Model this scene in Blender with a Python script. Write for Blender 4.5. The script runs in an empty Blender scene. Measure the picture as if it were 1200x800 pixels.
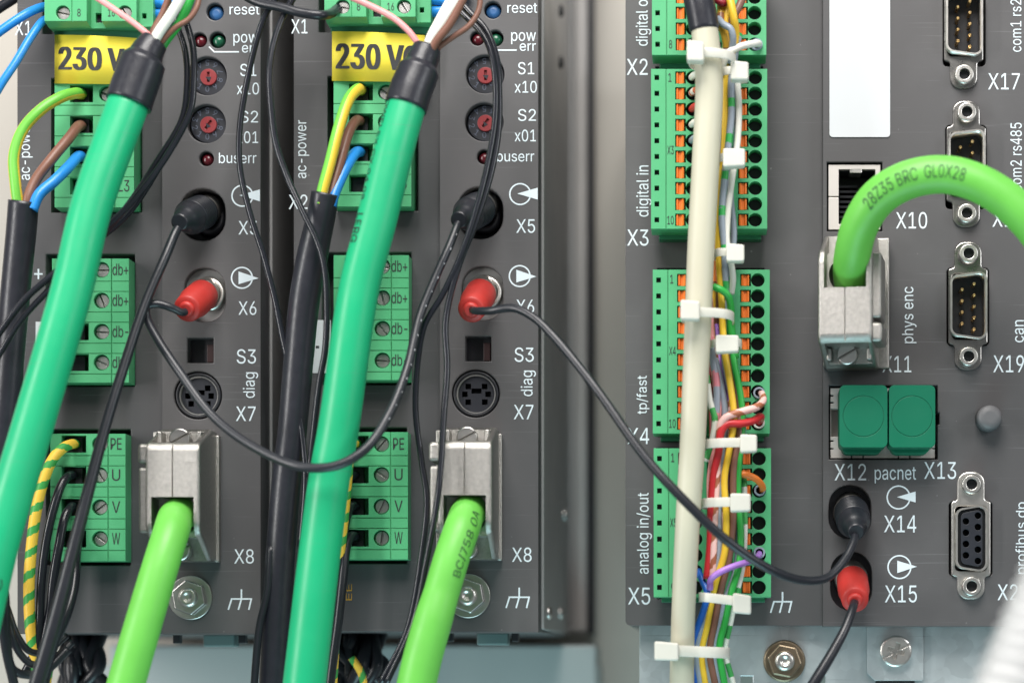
import bpy, bmesh, math, random
from mathutils import Vector, Matrix
random.seed(7)
R = math.radians
SC = bpy.context.scene
COL = SC.collection

# ------------------------------------------------------------------ camera, light, exposure
S = 0.25 / 1200            # metres per unit: the photograph spans 250 mm of panel, 1200 units
CX, CY, DIST = 840.0, 780.0, 2700.0   # foot of the camera axis on the panel, camera distance (units)


def P(x, y, d):            # panel coordinates (right, down, out of the panel) -> metres
    return Vector(((x - 600) * S, -d * S, (400 - y) * S))


cam_d = bpy.data.cameras.new('camera')
cam = bpy.data.objects.new('camera', cam_d)
COL.objects.link(cam)
cam.location = P(CX, CY, DIST)
cam.rotation_euler = (R(90), 0, 0)
cam_d.sensor_width = 36
cam_d.lens = 36 * DIST / 1200
cam_d.shift_x = (600 - CX) / 1200
cam_d.shift_y = (CY - 400) / 1200
cam_d.clip_start = 0.01
cam_d.clip_end = 50
cam_d.dof.use_dof = True
cam_d.dof.focus_distance = (DIST - 20) * S
cam_d.dof.aperture_fstop = cam_d.lens / 12.0
SC.camera = cam

world = bpy.data.worlds.new('World')
SC.world = world
world.use_nodes = True
bg = world.node_tree.nodes['Background']
bg.inputs[0].default_value = (0.93, 0.97, 1.0, 1)
bg.inputs[1].default_value = 0.23
SC.view_settings.view_transform = 'Standard'
SC.view_settings.look = 'None'
SC.view_settings.exposure = 0
SC.view_settings.gamma = 1


def area(name, loc, target, size, power, color, size_y=None):
    l = bpy.data.lights.new(name, 'AREA')
    l.energy = power
    l.color = color
    l.size = size * S
    if size_y:
        l.shape = 'RECTANGLE'
        l.size_y = size_y * S
    o = bpy.data.objects.new(name, l)
    COL.objects.link(o)
    o.location = P(*loc)
    o.rotation_euler = (P(*target) - P(*loc)).to_track_quat('-Z', 'Y').to_euler()
    return o


area('key_lamp', (560, -1900, 1750), (640, 200, 0), 1700, 6.3, (1.0, 0.965, 0.93))
area('side_lamp', (2900, -300, 1500), (800, 350, 0), 900, 0.8, (0.96, 0.98, 1.0))
area('left_strip_lamp', (-1500, 100, 1500), (500, 420, 0), 260, 1.9, (1.0, 0.98, 0.96), 1900)
area('low_lamp', (700, 2500, 800), (650, 720, 0), 1200, 1.15, (0.55, 0.94, 1.0))

# ------------------------------------------------------------------ materials
MATS = {}


def mat(name, col, rough=0.5, metal=0.0, var=0.08, vscale=60, bump=0.0, bscale=3000, dust=0.0, spec=0.5,
        sss=0.0, rvar=0.12, coat=0.0, scuff=0.0):
    m = bpy.data.materials.new(name)
    m.use_nodes = True
    nt = m.node_tree
    b = nt.nodes['Principled BSDF']
    tc = nt.nodes.new('ShaderNodeTexCoord')
    n = nt.nodes.new('ShaderNodeTexNoise')
    n.inputs['Scale'].default_value = vscale
    n.inputs['Detail'].default_value = 6
    nt.links.new(tc.outputs['Object'], n.inputs['Vector'])
    mx = nt.nodes.new('ShaderNodeMix')
    mx.data_type = 'RGBA'
    mx.inputs['A'].default_value = tuple(c * (1 - var) for c in col) + (1,)
    mx.inputs['B'].default_value = tuple(min(1, c * (1 + var)) for c in col) + (1,)
    nt.links.new(n.outputs['Fac'], mx.inputs['Factor'])
    out = mx.outputs['Result']
    if dust > 0:
        v = nt.nodes.new('ShaderNodeTexVoronoi')
        v.inputs['Scale'].default_value = 420
        nt.links.new(tc.outputs['Object'], v.inputs['Vector'])
        n2 = nt.nodes.new('ShaderNodeTexNoise')
        n2.inputs['Scale'].default_value = 900
        n2.inputs['Detail'].default_value = 3
        nt.links.new(tc.outputs['Object'], n2.inputs['Vector'])
        # specks: small voronoi distance, only in a few cells
        sep = nt.nodes.new('ShaderNodeSeparateColor')
        nt.links.new(v.outputs['Color'], sep.inputs[0])
        lt = nt.nodes.new('ShaderNodeMath'); lt.operation = 'LESS_THAN'
        nt.links.new(v.outputs['Distance'], lt.inputs[0])
        ml = nt.nodes.new('ShaderNodeMath'); ml.operation = 'MULTIPLY_ADD'
        nt.links.new(sep.outputs[1], ml.inputs[0]); ml.inputs[1].default_value = 0.11; ml.inputs[2].default_value = 0.02
        nt.links.new(ml.outputs[0], lt.inputs[1])
        gt = nt.nodes.new('ShaderNodeMath'); gt.operation = 'GREATER_THAN'
        nt.links.new(sep.outputs[0], gt.inputs[0]); gt.inputs[1].default_value = 0.94
        mu = nt.nodes.new('ShaderNodeMath'); mu.operation = 'MULTIPLY'
        nt.links.new(lt.outputs[0], mu.inputs[0]); nt.links.new(gt.outputs[0], mu.inputs[1])
        mu2 = nt.nodes.new('ShaderNodeMath'); mu2.operation = 'MULTIPLY'
        nt.links.new(mu.outputs[0], mu2.inputs[0]); mu2.inputs[1].default_value = dust
        # smears of fine dust
        r2 = nt.nodes.new('ShaderNodeMapRange')
        r2.inputs['From Min'].default_value = 0.5; r2.inputs['From Max'].default_value = 0.8
        r2.inputs['To Max'].default_value = dust * 0.22
        n3 = nt.nodes.new('ShaderNodeTexNoise'); n3.inputs['Scale'].default_value = 45; n3.inputs['Detail'].default_value = 8
        nt.links.new(tc.outputs['Object'], n3.inputs['Vector'])
        nt.links.new(n3.outputs['Fac'], r2.inputs['Value'])
        ad = nt.nodes.new('ShaderNodeMath'); ad.operation = 'ADD'; ad.use_clamp = True
        nt.links.new(mu2.outputs[0], ad.inputs[0]); nt.links.new(r2.outputs[0], ad.inputs[1])
        m2 = nt.nodes.new('ShaderNodeMix'); m2.data_type = 'RGBA'
        nt.links.new(ad.outputs[0], m2.inputs['Factor'])
        nt.links.new(out, m2.inputs['A']); m2.inputs['B'].default_value = (0.42, 0.42, 0.42, 1)
        out = m2.outputs['Result']
    if scuff > 0:
        for ang, sc in ((0.45, (35, 35, 2200)), (-0.8, (28, 28, 1800)), (1.35, (45, 45, 2500))):
            mp = nt.nodes.new('ShaderNodeMapping'); mp.inputs['Rotation'].default_value = (0, ang, 0); mp.inputs['Scale'].default_value = sc
            nt.links.new(tc.outputs['Object'], mp.inputs['Vector'])
            sn = nt.nodes.new('ShaderNodeTexNoise'); sn.inputs['Scale'].default_value = 1; sn.inputs['Detail'].default_value = 2
            nt.links.new(mp.outputs[0], sn.inputs['Vector'])
            g = nt.nodes.new('ShaderNodeMapRange'); g.inputs['From Min'].default_value = 0.70; g.inputs['From Max'].default_value = 0.76
            g.inputs['To Max'].default_value = scuff * 4
            nt.links.new(sn.outputs['Fac'], g.inputs['Value'])
            mm = nt.nodes.new('ShaderNodeMix'); mm.data_type = 'RGBA'
            nt.links.new(g.outputs[0], mm.inputs['Factor']); nt.links.new(out, mm.inputs['A']); mm.inputs['B'].default_value = (0.17, 0.17, 0.175, 1)
            out = mm.outputs['Result']
    nt.links.new(out, b.inputs['Base Color'])
    b.inputs['Metallic'].default_value = metal
    b.inputs['Specular IOR Level'].default_value = spec
    mr = nt.nodes.new('ShaderNodeMapRange')
    mr.inputs['To Min'].default_value = max(0.02, rough - rvar)
    mr.inputs['To Max'].default_value = min(1, rough + rvar)
    n4 = nt.nodes.new('ShaderNodeTexNoise'); n4.inputs['Scale'].default_value = vscale * 3.1; n4.inputs['Detail'].default_value = 5
    nt.links.new(tc.outputs['Object'], n4.inputs['Vector'])
    nt.links.new(n4.outputs['Fac'], mr.inputs['Value'])
    nt.links.new(mr.outputs[0], b.inputs['Roughness'])
    if bump > 0:
        bn = nt.nodes.new('ShaderNodeTexNoise')
        bn.inputs['Scale'].default_value = bscale
        bn.inputs['Detail'].default_value = 3
        nt.links.new(tc.outputs['Object'], bn.inputs['Vector'])
        bp = nt.nodes.new('ShaderNodeBump')
        bp.inputs['Strength'].default_value = bump
        bp.inputs['Distance'].default_value = 0.0002
        nt.links.new(bn.outputs['Fac'], bp.inputs['Height'])
        nt.links.new(bp.outputs[0], b.inputs['Normal'])
    if sss:
        b.inputs['Subsurface Weight'].default_value = sss
        b.inputs['Subsurface Radius'].default_value = (1, 1, 1)
        b.inputs['Subsurface Scale'].default_value = 0.0008
    b.inputs['Coat Weight'].default_value = coat
    MATS[name] = m
    return m


def stripe_mat(name, a, b_, kind, k=1.0, duty=0.5, rough=0.4, twist=0.0, phase=0.0):
    """two coloured insulation, from the tube's own UV: kind 'band' along the length, 'helix' or 'line' (a lengthwise stripe)"""
    m = mat(name, a, rough, var=0.06)
    nt = m.node_tree
    bs = nt.nodes['Principled BSDF']
    src = bs.inputs['Base Color'].links[0].from_socket
    uv = nt.nodes.new('ShaderNodeUVMap')
    sp = nt.nodes.new('ShaderNodeSeparateXYZ')
    nt.links.new(uv.outputs[0], sp.inputs[0])
    nz = nt.nodes.new('ShaderNodeTexNoise'); nz.inputs['Scale'].default_value = 6 if kind == 'line' else 0.35
    nt.links.new(uv.outputs[0], nz.inputs['Vector'])
    wob = nt.nodes.new('ShaderNodeMath'); wob.operation = 'MULTIPLY_ADD'
    nt.links.new(nz.outputs['Fac'], wob.inputs[0]); wob.inputs[1].default_value = 0.05 if kind == 'line' else 0.25
    x = nt.nodes.new('ShaderNodeMath'); x.operation = 'MULTIPLY_ADD'
    if kind == 'line':
        nt.links.new(sp.outputs[1], x.inputs[0]); x.inputs[1].default_value = twist
        ph = nt.nodes.new('ShaderNodeMath'); ph.operation = 'ADD'; ph.inputs[1].default_value = phase
        nt.links.new(sp.outputs[0], ph.inputs[0]); nt.links.new(ph.outputs[0], x.inputs[2])
    else:
        nt.links.new(sp.outputs[1], x.inputs[0]); x.inputs[1].default_value = k
        if kind == 'helix':
            nt.links.new(sp.outputs[0], x.inputs[2])
        else:
            x.inputs[2].default_value = 0
    nt.links.new(x.outputs[0], wob.inputs[2])
    fr = nt.nodes.new('ShaderNodeMath'); fr.operation = 'FRACT'
    nt.links.new(wob.outputs[0], fr.inputs[0])
    lt = nt.nodes.new('ShaderNodeMath'); lt.operation = 'LESS_THAN'
    nt.links.new(fr.outputs[0], lt.inputs[0]); lt.inputs[1].default_value = duty
    m2 = nt.nodes.new('ShaderNodeMix'); m2.data_type = 'RGBA'
    nt.links.new(lt.outputs[0], m2.inputs['Factor'])
    nt.links.new(src, m2.inputs['A']); m2.inputs['B'].default_value = b_ + (1,)
    nt.links.new(m2.outputs['Result'], bs.inputs['Base Color'])
    return m


PANEL = mat('grey_panel_plastic', (0.074, 0.0715, 0.0735), 0.52, bump=0.10, bscale=4200, dust=0.24, var=0.13, vscale=24, scuff=0.10)
HOUSE = mat('grey_housing_plastic', (0.067, 0.0655, 0.069), 0.55, bump=0.10, bscale=4200, dust=0.26, var=0.13, vscale=24, scuff=0.10)
SIDEM = mat('painted_side_metal', (0.32, 0.315, 0.31), 0.42, var=0.10, vscale=20)
PRINT = mat('pale_print', (0.66, 0.74, 0.78), 0.6, var=0.05)
GREENP = mat('green_terminal_plastic', (0.078, 0.395, 0.172), 0.40, var=0.07, vscale=80, bump=0.05, dust=0.12)
GREEND = mat('dark_green_socket_plastic', (0.018, 0.15, 0.075), 0.42, var=0.08, vscale=80)
SHINK = mat('faded_sheath_print', (0.035, 0.12, 0.035), 0.6)
INK = mat('black_ink', (0.02, 0.022, 0.025), 0.6)
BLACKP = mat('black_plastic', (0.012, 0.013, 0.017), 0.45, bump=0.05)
BLACKR = mat('black_cable_rubber', (0.013, 0.0145, 0.020), 0.34, var=0.25, vscale=300, dust=0.05, rvar=0.06)
BLACKW = mat('black_wire_insulation', (0.013, 0.0145, 0.020), 0.22, var=0.2, vscale=300, rvar=0.05)
SHRINK = mat('black_shrink_sleeve', (0.016, 0.017, 0.024), 0.36, var=0.3, vscale=300, bump=0.16, bscale=1500, dust=0.08)
ORANGE = mat('orange_lever_plastic', (0.88, 0.21, 0.03), 0.4)
TEALG = mat('emerald_cable_sheath', (0.008, 0.385, 0.168), 0.40, var=0.12, vscale=60, bump=0.05, dust=0.12, scuff=0.05)
LIME = mat('lime_cable_sheath', (0.138, 0.50, 0.070), 0.46, var=0.14, vscale=120, bump=0.05)
BEIGE = mat('beige_cable_sheath', (0.53, 0.51, 0.395), 0.45, var=0.05, vscale=90, bump=0.04)
NYLON = mat('white_nylon', (0.62, 0.61, 0.545), 0.40, var=0.04, sss=0.25, bump=0.05)
NICKEL = mat('nickel_plated_metal', (0.66, 0.64, 0.60), 0.34, 1.0, var=0.10, vscale=200, bump=0.10, bscale=5000)
CAST = mat('cast_zinc_hood', (0.43, 0.415, 0.39), 0.36, 1.0, var=0.26, vscale=1100, bump=0.6, bscale=5500)
STEEL = mat('screw_steel', (0.50, 0.49, 0.47), 0.36, 1.0, var=0.15, vscale=300, bump=0.12)
DKMET = mat('dark_clamp_metal', (0.03, 0.032, 0.035), 0.4, 0.6)
TINDK = mat('flange_metal_dark_reflection', (0.30, 0.29, 0.275), 0.3, 1.0, var=0.2, vscale=200, bump=0.1)  # darker copy of the nickel, dark reflection put into its colour
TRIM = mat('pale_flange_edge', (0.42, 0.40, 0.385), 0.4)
GOLD = mat('gold_pin_metal', (0.9, 0.62, 0.28), 0.28, 1.0)
RED = mat('red_plug_plastic', (0.47, 0.030, 0.024), 0.48, var=0.22, vscale=200, bump=0.15, dust=0.10)
ROTRED = mat('red_rotor_plastic', (0.22, 0.022, 0.025), 0.45)
LEDRED = mat('red_led_lens', (0.085, 0.006, 0.012), 0.25)
LEDGREEN = mat('green_led_lens', (0.008, 0.085, 0.042), 0.25)
BLUEB = mat('blue_button_plastic', (0.022, 0.10, 0.26), 0.4)
DIAL = mat('dark_dial_plastic', (0.012, 0.014, 0.021), 0.5)
DIALP = mat('dial_digit_print', (0.10, 0.115, 0.16), 0.6)
CAPG = mat('green_cap_plastic', (0.002, 0.135, 0.072), 0.5, var=0.06, bump=0.06, spec=0.3)
YELLOWT = mat('yellow_tag', (0.80, 0.66, 0.06), 0.55, spec=0.3, var=0.05)
WHITEL = mat('white_sticker', (0.60, 0.62, 0.64), 0.5, var=0.02)
ORINK = mat('orange_ink', (0.5, 0.26, 0.03), 0.6)
WALLM = mat('light_grey_cabinet_paint', (0.485, 0.455, 0.405), 0.6, var=0.08, vscale=12, bump=0.06)
DUCTM = mat('grey_green_duct_plastic', (0.42, 0.465, 0.46), 0.5, var=0.05)
GREYB = mat('grey_button_plastic', (0.12, 0.12, 0.125), 0.5, bump=0.05)
HOSEM = mat('white_hose_plastic', (0.66, 0.67, 0.67), 0.4, var=0.03)
BRASSY = mat('yellow_passivated_steel', (0.27, 0.215, 0.15), 0.42, 1.0, var=0.35, vscale=220)

C_BLUE = mat('blue_wire_insulation', (0.020, 0.235, 0.66), 0.32)
C_BROWN = mat('brown_wire_insulation', (0.19, 0.085, 0.058), 0.42)
C_PINK = mat('pink_wire_insulation', (0.75, 0.30, 0.30), 0.4)
C_WHITE = mat('white_wire_insulation', (0.78, 0.77, 0.70), 0.4)
C_GREEN = mat('green_wire_insulation', (0.025, 0.36, 0.055), 0.4)
C_YELLOW = mat('yellow_wire_insulation', (0.78, 0.50, 0.035), 0.4)
C_GREY = mat('grey_wire_insulation', (0.27, 0.32, 0.38), 0.4)
C_RED = mat('red_wire_insulation', (0.52, 0.022, 0.028), 0.4)
C_DRED = mat('dark_red_wire_insulation', (0.24, 0.012, 0.022), 0.4)
C_VIOLET = mat('violet_wire_insulation', (0.36, 0.17, 0.56), 0.4)
C_ORANGE = mat('orange_wire_insulation', (0.78, 0.20, 0.03), 0.4)
C_DBLUE = mat('deep_blue_wire_insulation', (0.012, 0.12, 0.50), 0.36)
PE_LINE = stripe_mat('green_wire_yellow_stripe', (0.15, 0.50, 0.06), (0.80, 0.56, 0.05), 'line', duty=0.70, phase=0.21)
PE_LINE2 = stripe_mat('yellow_wire_green_stripe', (0.80, 0.56, 0.05), (0.15, 0.50, 0.06), 'line', duty=0.27, phase=0.70)
PE_BAND = stripe_mat('green_yellow_spiral_insulation', (0.82, 0.52, 0.05), (0.04, 0.32, 0.06), 'helix', k=1 / 26, duty=0.38, rough=0.5)
GREYGREEN = stripe_mat('grey_wire_green_bands', (0.27, 0.32, 0.38), (0.03, 0.38, 0.08), 'band', k=1 / 42, duty=0.24)
GREYPINK = stripe_mat('grey_wire_pink_bands', (0.27, 0.30, 0.36), (0.62, 0.20, 0.24), 'band', k=1 / 46, duty=0.4)
PINKBROWN = stripe_mat('pink_wire_brown_bands', (0.80, 0.50, 0.46), (0.36, 0.12, 0.06), 'helix', k=1 / 30, duty=0.34)
WHITEGREEN = stripe_mat('white_wire_green_bands', (0.74, 0.74, 0.66), (0.05, 0.33, 0.08), 'band', k=1 / 44, duty=0.35)
YELBROWN = stripe_mat('yellow_wire_brown_bands', (0.70, 0.42, 0.04), (0.28, 0.11, 0.05), 'band', k=1 / 40, duty=0.4)
WHITERED = stripe_mat('white_wire_red_bands', (0.74, 0.68, 0.62), (0.55, 0.12, 0.05), 'band', k=1 / 18, duty=0.5)
DOTTED = stripe_mat('black_sheath_white_dots', (0.018, 0.020, 0.026), (0.42, 0.42, 0.44), 'band', k=1 / 18.5, duty=0.10, rough=0.36)
_nt = DOTTED.node_tree   # dots: only on one side of the cable and only near its plug
_mix = [n for n in _nt.nodes if n.bl_idname == 'ShaderNodeMix'][-1]
_lt = [n for n in _nt.nodes if n.bl_idname == 'ShaderNodeMath' and n.operation == 'LESS_THAN'][-1]
_uv = [n for n in _nt.nodes if n.bl_idname == 'ShaderNodeSeparateXYZ'][-1]
_c = _nt.nodes.new('ShaderNodeMath'); _c.operation = 'COMPARE'
_nt.links.new(_uv.outputs[0], _c.inputs[0]); _c.inputs[1].default_value = 0.12; _c.inputs[2].default_value = 0.028
_e = _nt.nodes.new('ShaderNodeMath'); _e.operation = 'LESS_THAN'
_nt.links.new(_uv.outputs[1], _e.inputs[0]); _e.inputs[1].default_value = 290
_p = _nt.nodes.new('ShaderNodeMath'); _p.operation = 'MULTIPLY'
_nt.links.new(_c.outputs[0], _p.inputs[0]); _nt.links.new(_e.outputs[0], _p.inputs[1])
_q = _nt.nodes.new('ShaderNodeMath'); _q.operation = 'MULTIPLY'
_nt.links.new(_p.outputs[0], _q.inputs[0]); _nt.links.new(_lt.outputs[0], _q.inputs[1])
_nt.links.new(_q.outputs[0], _mix.inputs['Factor'])


def galvanised():
    m = mat('galvanised_steel', (0.52, 0.57, 0.58), 0.42, 0.6, var=0.34, vscale=90)
    nt = m.node_tree
    b = nt.nodes['Principled BSDF']
    src = b.inputs['Base Color'].links[0].from_socket
    tc = nt.nodes.new('ShaderNodeTexCoord')
    v = nt.nodes.new('ShaderNodeTexVoronoi'); v.inputs['Scale'].default_value = 260
    nz = nt.nodes.new('ShaderNodeTexNoise'); nz.inputs['Scale'].default_value = 70; nz.inputs['Detail'].default_value = 4
    nt.links.new(tc.outputs['Object'], nz.inputs['Vector'])
    va = nt.nodes.new('ShaderNodeVectorMath'); va.operation = 'SCALE'; va.inputs['Scale'].default_value = 0.012
    nt.links.new(nz.outputs['Color'], va.inputs[0])
    vb = nt.nodes.new('ShaderNodeVectorMath'); vb.operation = 'ADD'
    nt.links.new(tc.outputs['Object'], vb.inputs[0]); nt.links.new(va.outputs[0], vb.inputs[1])
    nt.links.new(vb.outputs[0], v.inputs['Vector'])
    sp = nt.nodes.new('ShaderNodeSeparateColor'); nt.links.new(v.outputs['Color'], sp.inputs[0])
    mr = nt.nodes.new('ShaderNodeMapRange'); mr.inputs['To Min'].default_value = 0.90; mr.inputs['To Max'].default_value = 1.06
    nt.links.new(sp.outputs[0], mr.inputs['Value'])
    mu = nt.nodes.new('ShaderNodeMix'); mu.data_type = 'RGBA'; mu.blend_type = 'MULTIPLY'; mu.inputs['Factor'].default_value = 1
    nt.links.new(src, mu.inputs['A']); nt.links.new(mr.outputs[0], mu.inputs['B'])
    # scratches: stretched noise at two angles
    out = mu.outputs['Result']
    for ang, sc in ((0.5, (25, 25, 1400)), (-0.9, (20, 20, 1100))):
        mp = nt.nodes.new('ShaderNodeMapping'); mp.inputs['Rotation'].default_value = (0, ang, 0); mp.inputs['Scale'].default_value = sc
        nt.links.new(tc.outputs['Object'], mp.inputs['Vector'])
        sn = nt.nodes.new('ShaderNodeTexNoise'); sn.inputs['Scale'].default_value = 1; sn.inputs['Detail'].default_value = 2
        nt.links.new(mp.outputs[0], sn.inputs['Vector'])
        g = nt.nodes.new('ShaderNodeMapRange'); g.inputs['From Min'].default_value = 0.69; g.inputs['From Max'].default_value = 0.74
        g.inputs['To Max'].default_value = 0.6
        nt.links.new(sn.outputs['Fac'], g.inputs['Value'])
        mm = nt.nodes.new('ShaderNodeMix'); mm.data_type = 'RGBA'
        nt.links.new(g.outputs[0], mm.inputs['Factor']); nt.links.new(out, mm.inputs['A']); mm.inputs['B'].default_value = (0.12, 0.14, 0.15, 1)
        out = mm.outputs['Result']
    nt.links.new(out, b.inputs['Base Color'])
    return m


GALV = galvanised()

# ------------------------------------------------------------------ geometry helpers (units; x right, y down, d out of the panel)


def fx(px, d):             # real x of a feature seen at px whose depth is d
    return CX + (px - CX) * (DIST - d) / DIST


def fy(py, d):
    return CY + (py - CY) * (DIST - d) / DIST


def W(px, py, d):
    return (fx(px, d), fy(py, d), d)


def K(d):
    return (DIST - d) / DIST


def smooth_path(pts, n=10):
    pts = [Vector(p) for p in pts]
    out = []
    ext = [pts[0] * 2 - pts[1]] + pts + [pts[-1] * 2 - pts[-2]]
    for i in range(1, len(ext) - 2):
        p0, p1, p2, p3 = ext[i - 1:i + 3]
        # centripetal Catmull-Rom, safer with uneven spacing
        t0 = 0.0
        t1 = t0 + max(1e-3, (p1 - p0).length ** 0.5)
        t2 = t1 + max(1e-3, (p2 - p1).length ** 0.5)
        t3 = t2 + max(1e-3, (p3 - p2).length ** 0.5)
        for j in range(n):
            t = t1 + (t2 - t1) * j / n
            a1 = p0 * ((t1 - t) / (t1 - t0)) + p1 * ((t - t0) / (t1 - t0))
            a2 = p1 * ((t2 - t) / (t2 - t1)) + p2 * ((t - t1) / (t2 - t1))
            a3 = p2 * ((t3 - t) / (t3 - t2)) + p3 * ((t - t2) / (t3 - t2))
            b1 = a1 * ((t2 - t) / (t2 - t0)) + a2 * ((t - t0) / (t2 - t0))
            b2 = a2 * ((t3 - t) / (t3 - t1)) + a3 * ((t - t1) / (t3 - t1))
            out.append(b1 * ((t2 - t) / (t2 - t1)) + b2 * ((t - t1) / (t2 - t1)))
    out.append(pts[-1])
    return out


def frames(path):
    tans = []
    for i in range(len(path)):
        a = path[max(0, i - 1)]
        b = path[min(len(path) - 1, i + 1)]
        tans.append((b - a).normalized())
    up = Vector((0, 0, 1))
    if abs(tans[0].dot(up)) > 0.9:
        up = Vector((0, 1, 0))
    n = (up - tans[0] * up.dot(tans[0])).normalized()
    fr = []
    for t in tans:
        n = (n - t * n.dot(t)).normalized()
        fr.append((t, n, t.cross(n)))
    return fr


class MB:
    def __init__(self):
        self.v, self.f, self.uv, self.sm, self.mi = [], [], {}, set(), {}

    def face(self, idx, uv=None, smooth=False, mi=0):
        k = len(self.f)
        self.f.append(tuple(idx))
        if uv:
            self.uv[k] = uv
        if smooth:
            self.sm.add(k)
        if mi:
            self.mi[k] = mi

    def box(self, x0, x1, y0, y1, d0, d1, mi=0):
        b = len(self.v)
        self.v += [(x, y, d) for d in (d0, d1) for y in (y0, y1) for x in (x0, x1)]
        for q in ((0, 1, 3, 2), (4, 6, 7, 5), (0, 4, 5, 1), (2, 3, 7, 6), (0, 2, 6, 4), (1, 5, 7, 3)):
            self.face([b + i for i in q], mi=mi)
        return self

    def prism(self, poly, d0, d1, smooth=False):      # polygon in x,y extruded along d
        b = len(self.v)
        n = len(poly)
        self.v += [(x, y, d0) for x, y in poly] + [(x, y, d1) for x, y in poly]
        self.face([b + i for i in range(n)][::-1])
        self.face([b + n + i for i in range(n)])
        for i in range(n):
            j = (i + 1) % n
            self.face((b + i, b + j, b + n + j, b + n + i), smooth=smooth)
        return self

    def xprism(self, prof, x0, x1):                   # profile in (y,d) extruded along x
        b = len(self.v)
        n = len(prof)
        self.v += [(x0, y, d) for y, d in prof] + [(x1, y, d) for y, d in prof]
        self.face([b + i for i in range(n)])
        self.face([b + n + i for i in range(n)][::-1])
        for i in range(n):
            j = (i + 1) % n
            self.face((b + i, b + n + i, b + n + j, b + j))
        return self

    def ring(self, outer, inner, d0, d1, smooth=True):
        b = len(self.v)
        n = len(outer)
        self.v += [(x, y, d0) for x, y in outer] + [(x, y, d1) for x, y in outer]
        self.v += [(x, y, d0) for x, y in inner] + [(x, y, d1) for x, y in inner]
        for i in range(n):
            j = (i + 1) % n
            o0, o1, i0, i1 = b, b + n, b + 2 * n, b + 3 * n
            self.face((o0 + i, o0 + j, o1 + j, o1 + i), smooth=smooth)
            self.face((i0 + i, i1 + i, i1 + j, i0 + j), smooth=smooth)
            self.face((o1 + i, o1 + j, i1 + j, i1 + i))
            self.face((o0 + i, i0 + i, i0 + j, o0 + j))
        return self

    def lathe(self, p0, axis, prof, n=32, cap0=True, cap1=True):   # profile [(r, along)]
        p0 = Vector(p0)
        a = Vector(axis).normalized()
        u = a.orthogonal().normalized()
        w = a.cross(u)
        b = len(self.v)
        for r, t in prof:
            for i in range(n):
                th = 2 * math.pi * i / n
                self.v.append(tuple(p0 + a * t + (u * math.cos(th) + w * math.sin(th)) * r))
        for k in range(len(prof) - 1):
            sharp = False
            for i in range(n):
                j = (i + 1) % n
                self.face((b + k * n + i, b + k * n + j, b + (k + 1) * n + j, b + (k + 1) * n + i),
                          uv=((i / n, prof[k][1]), ((i + 1) / n, prof[k][1]), ((i + 1) / n, prof[k + 1][1]), (i / n, prof[k + 1][1])), smooth=True)
        if cap0:
            self.face([b + i for i in range(n)][::-1])
        if cap1:
            self.face([b + (len(prof) - 1) * n + i for i in range(n)])
        return self

    def cyl(self, cx, cy, r, d0, d1, n=32):
        return self.lathe((cx, cy, 0), (0, 0, 1), [(r, d0), (r, d1)], n)

    def tube(self, path, rad, n=20):                  # path: world vectors, rad: number or list
        fr = frames(path)
        b = len(self.v)
        L = 0.0
        Ls = []
        for i, p in enumerate(path):
            if i:
                L += (p - path[i - 1]).length
            Ls.append(L)
            r = rad[i] if isinstance(rad, (list, tuple)) else rad
            t, u, w = fr[i]
            for k in range(n):
                th = 2 * math.pi * k / n
                self.v.append(tuple(p + (u * math.cos(th) + w * math.sin(th)) * r))
        for i in range(len(path) - 1):
            for k in range(n):
                j = (k + 1) % n
                self.face((b + i * n + k, b + i * n + j, b + (i + 1) * n + j, b + (i + 1) * n + k),
                          uv=((k / n, Ls[i]), ((k + 1) / n, Ls[i]), ((k + 1) / n, Ls[i + 1]), (k / n, Ls[i + 1])), smooth=True)
        self.face([b + k for k in range(n)][::-1])
        self.face([b + (len(path) - 1) * n + k for k in range(n)])
        return self

    def build(self, name, m, parent=None, bevel=0.0, origin=None, cutter=None, seg=2, recalc=True, pre=0.0):
        me = bpy.data.meshes.new(name)
        o = bpy.data.objects.new(name, me)
        COL.objects.link(o)
        if parent is not None:
            org = Vector(parent['_o'])
        elif origin is not None:
            org = P(*origin)
        else:
            xs, ys, ds = zip(*self.v)
            org = P((min(xs) + max(xs)) / 2, max(ys), (min(ds) + max(ds)) / 2)
        me.from_pydata([P(*v) - org for v in self.v], [], self.f)
        for i in self.sm:
            me.polygons[i].use_smooth = True
        if self.uv:
            ul = me.uv_layers.new(name='UVMap')
            for i, uvs in self.uv.items():
                for li, t in zip(me.polygons[i].loop_indices, uvs):
                    ul.data[li].uv = t
        if recalc:
            bm = bmesh.new()
            bm.from_mesh(me)
            bmesh.ops.recalc_face_normals(bm, faces=bm.faces)
            bm.to_mesh(me)
            bm.free()
        for mm in (m if isinstance(m, (list, tuple)) else [m]):
            me.materials.append(mm)
        for i, q in self.mi.items():
            me.polygons[i].material_index = q
        if parent is not None:
            o.parent = parent
            o['_o'] = tuple(org)
        else:
            o.location = org
            o['_o'] = tuple(org)
        if cutter is not None:
            cme = bpy.data.meshes.new('tmp')
            cme.from_pydata([P(*v) - org for v in cutter.v], [], cutter.f)
            bm = bmesh.new(); bm.from_mesh(cme)
            bmesh.ops.recalc_face_normals(bm, faces=bm.faces)
            bm.to_mesh(cme); bm.free()
            co = bpy.data.objects.new('tmp', cme)
            COL.objects.link(co)
            pl = o.parent
            o.parent = None
            lo = o.location.copy()
            o.location = (0, 0, 0)
            if pre > 0:
                pb = o.modifiers.new('round', 'BEVEL')
                pb.width = pre * S; pb.segments = 5; pb.limit_method = 'ANGLE'; pb.angle_limit = R(25)
            md = o.modifiers.new('cut', 'BOOLEAN')
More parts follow.
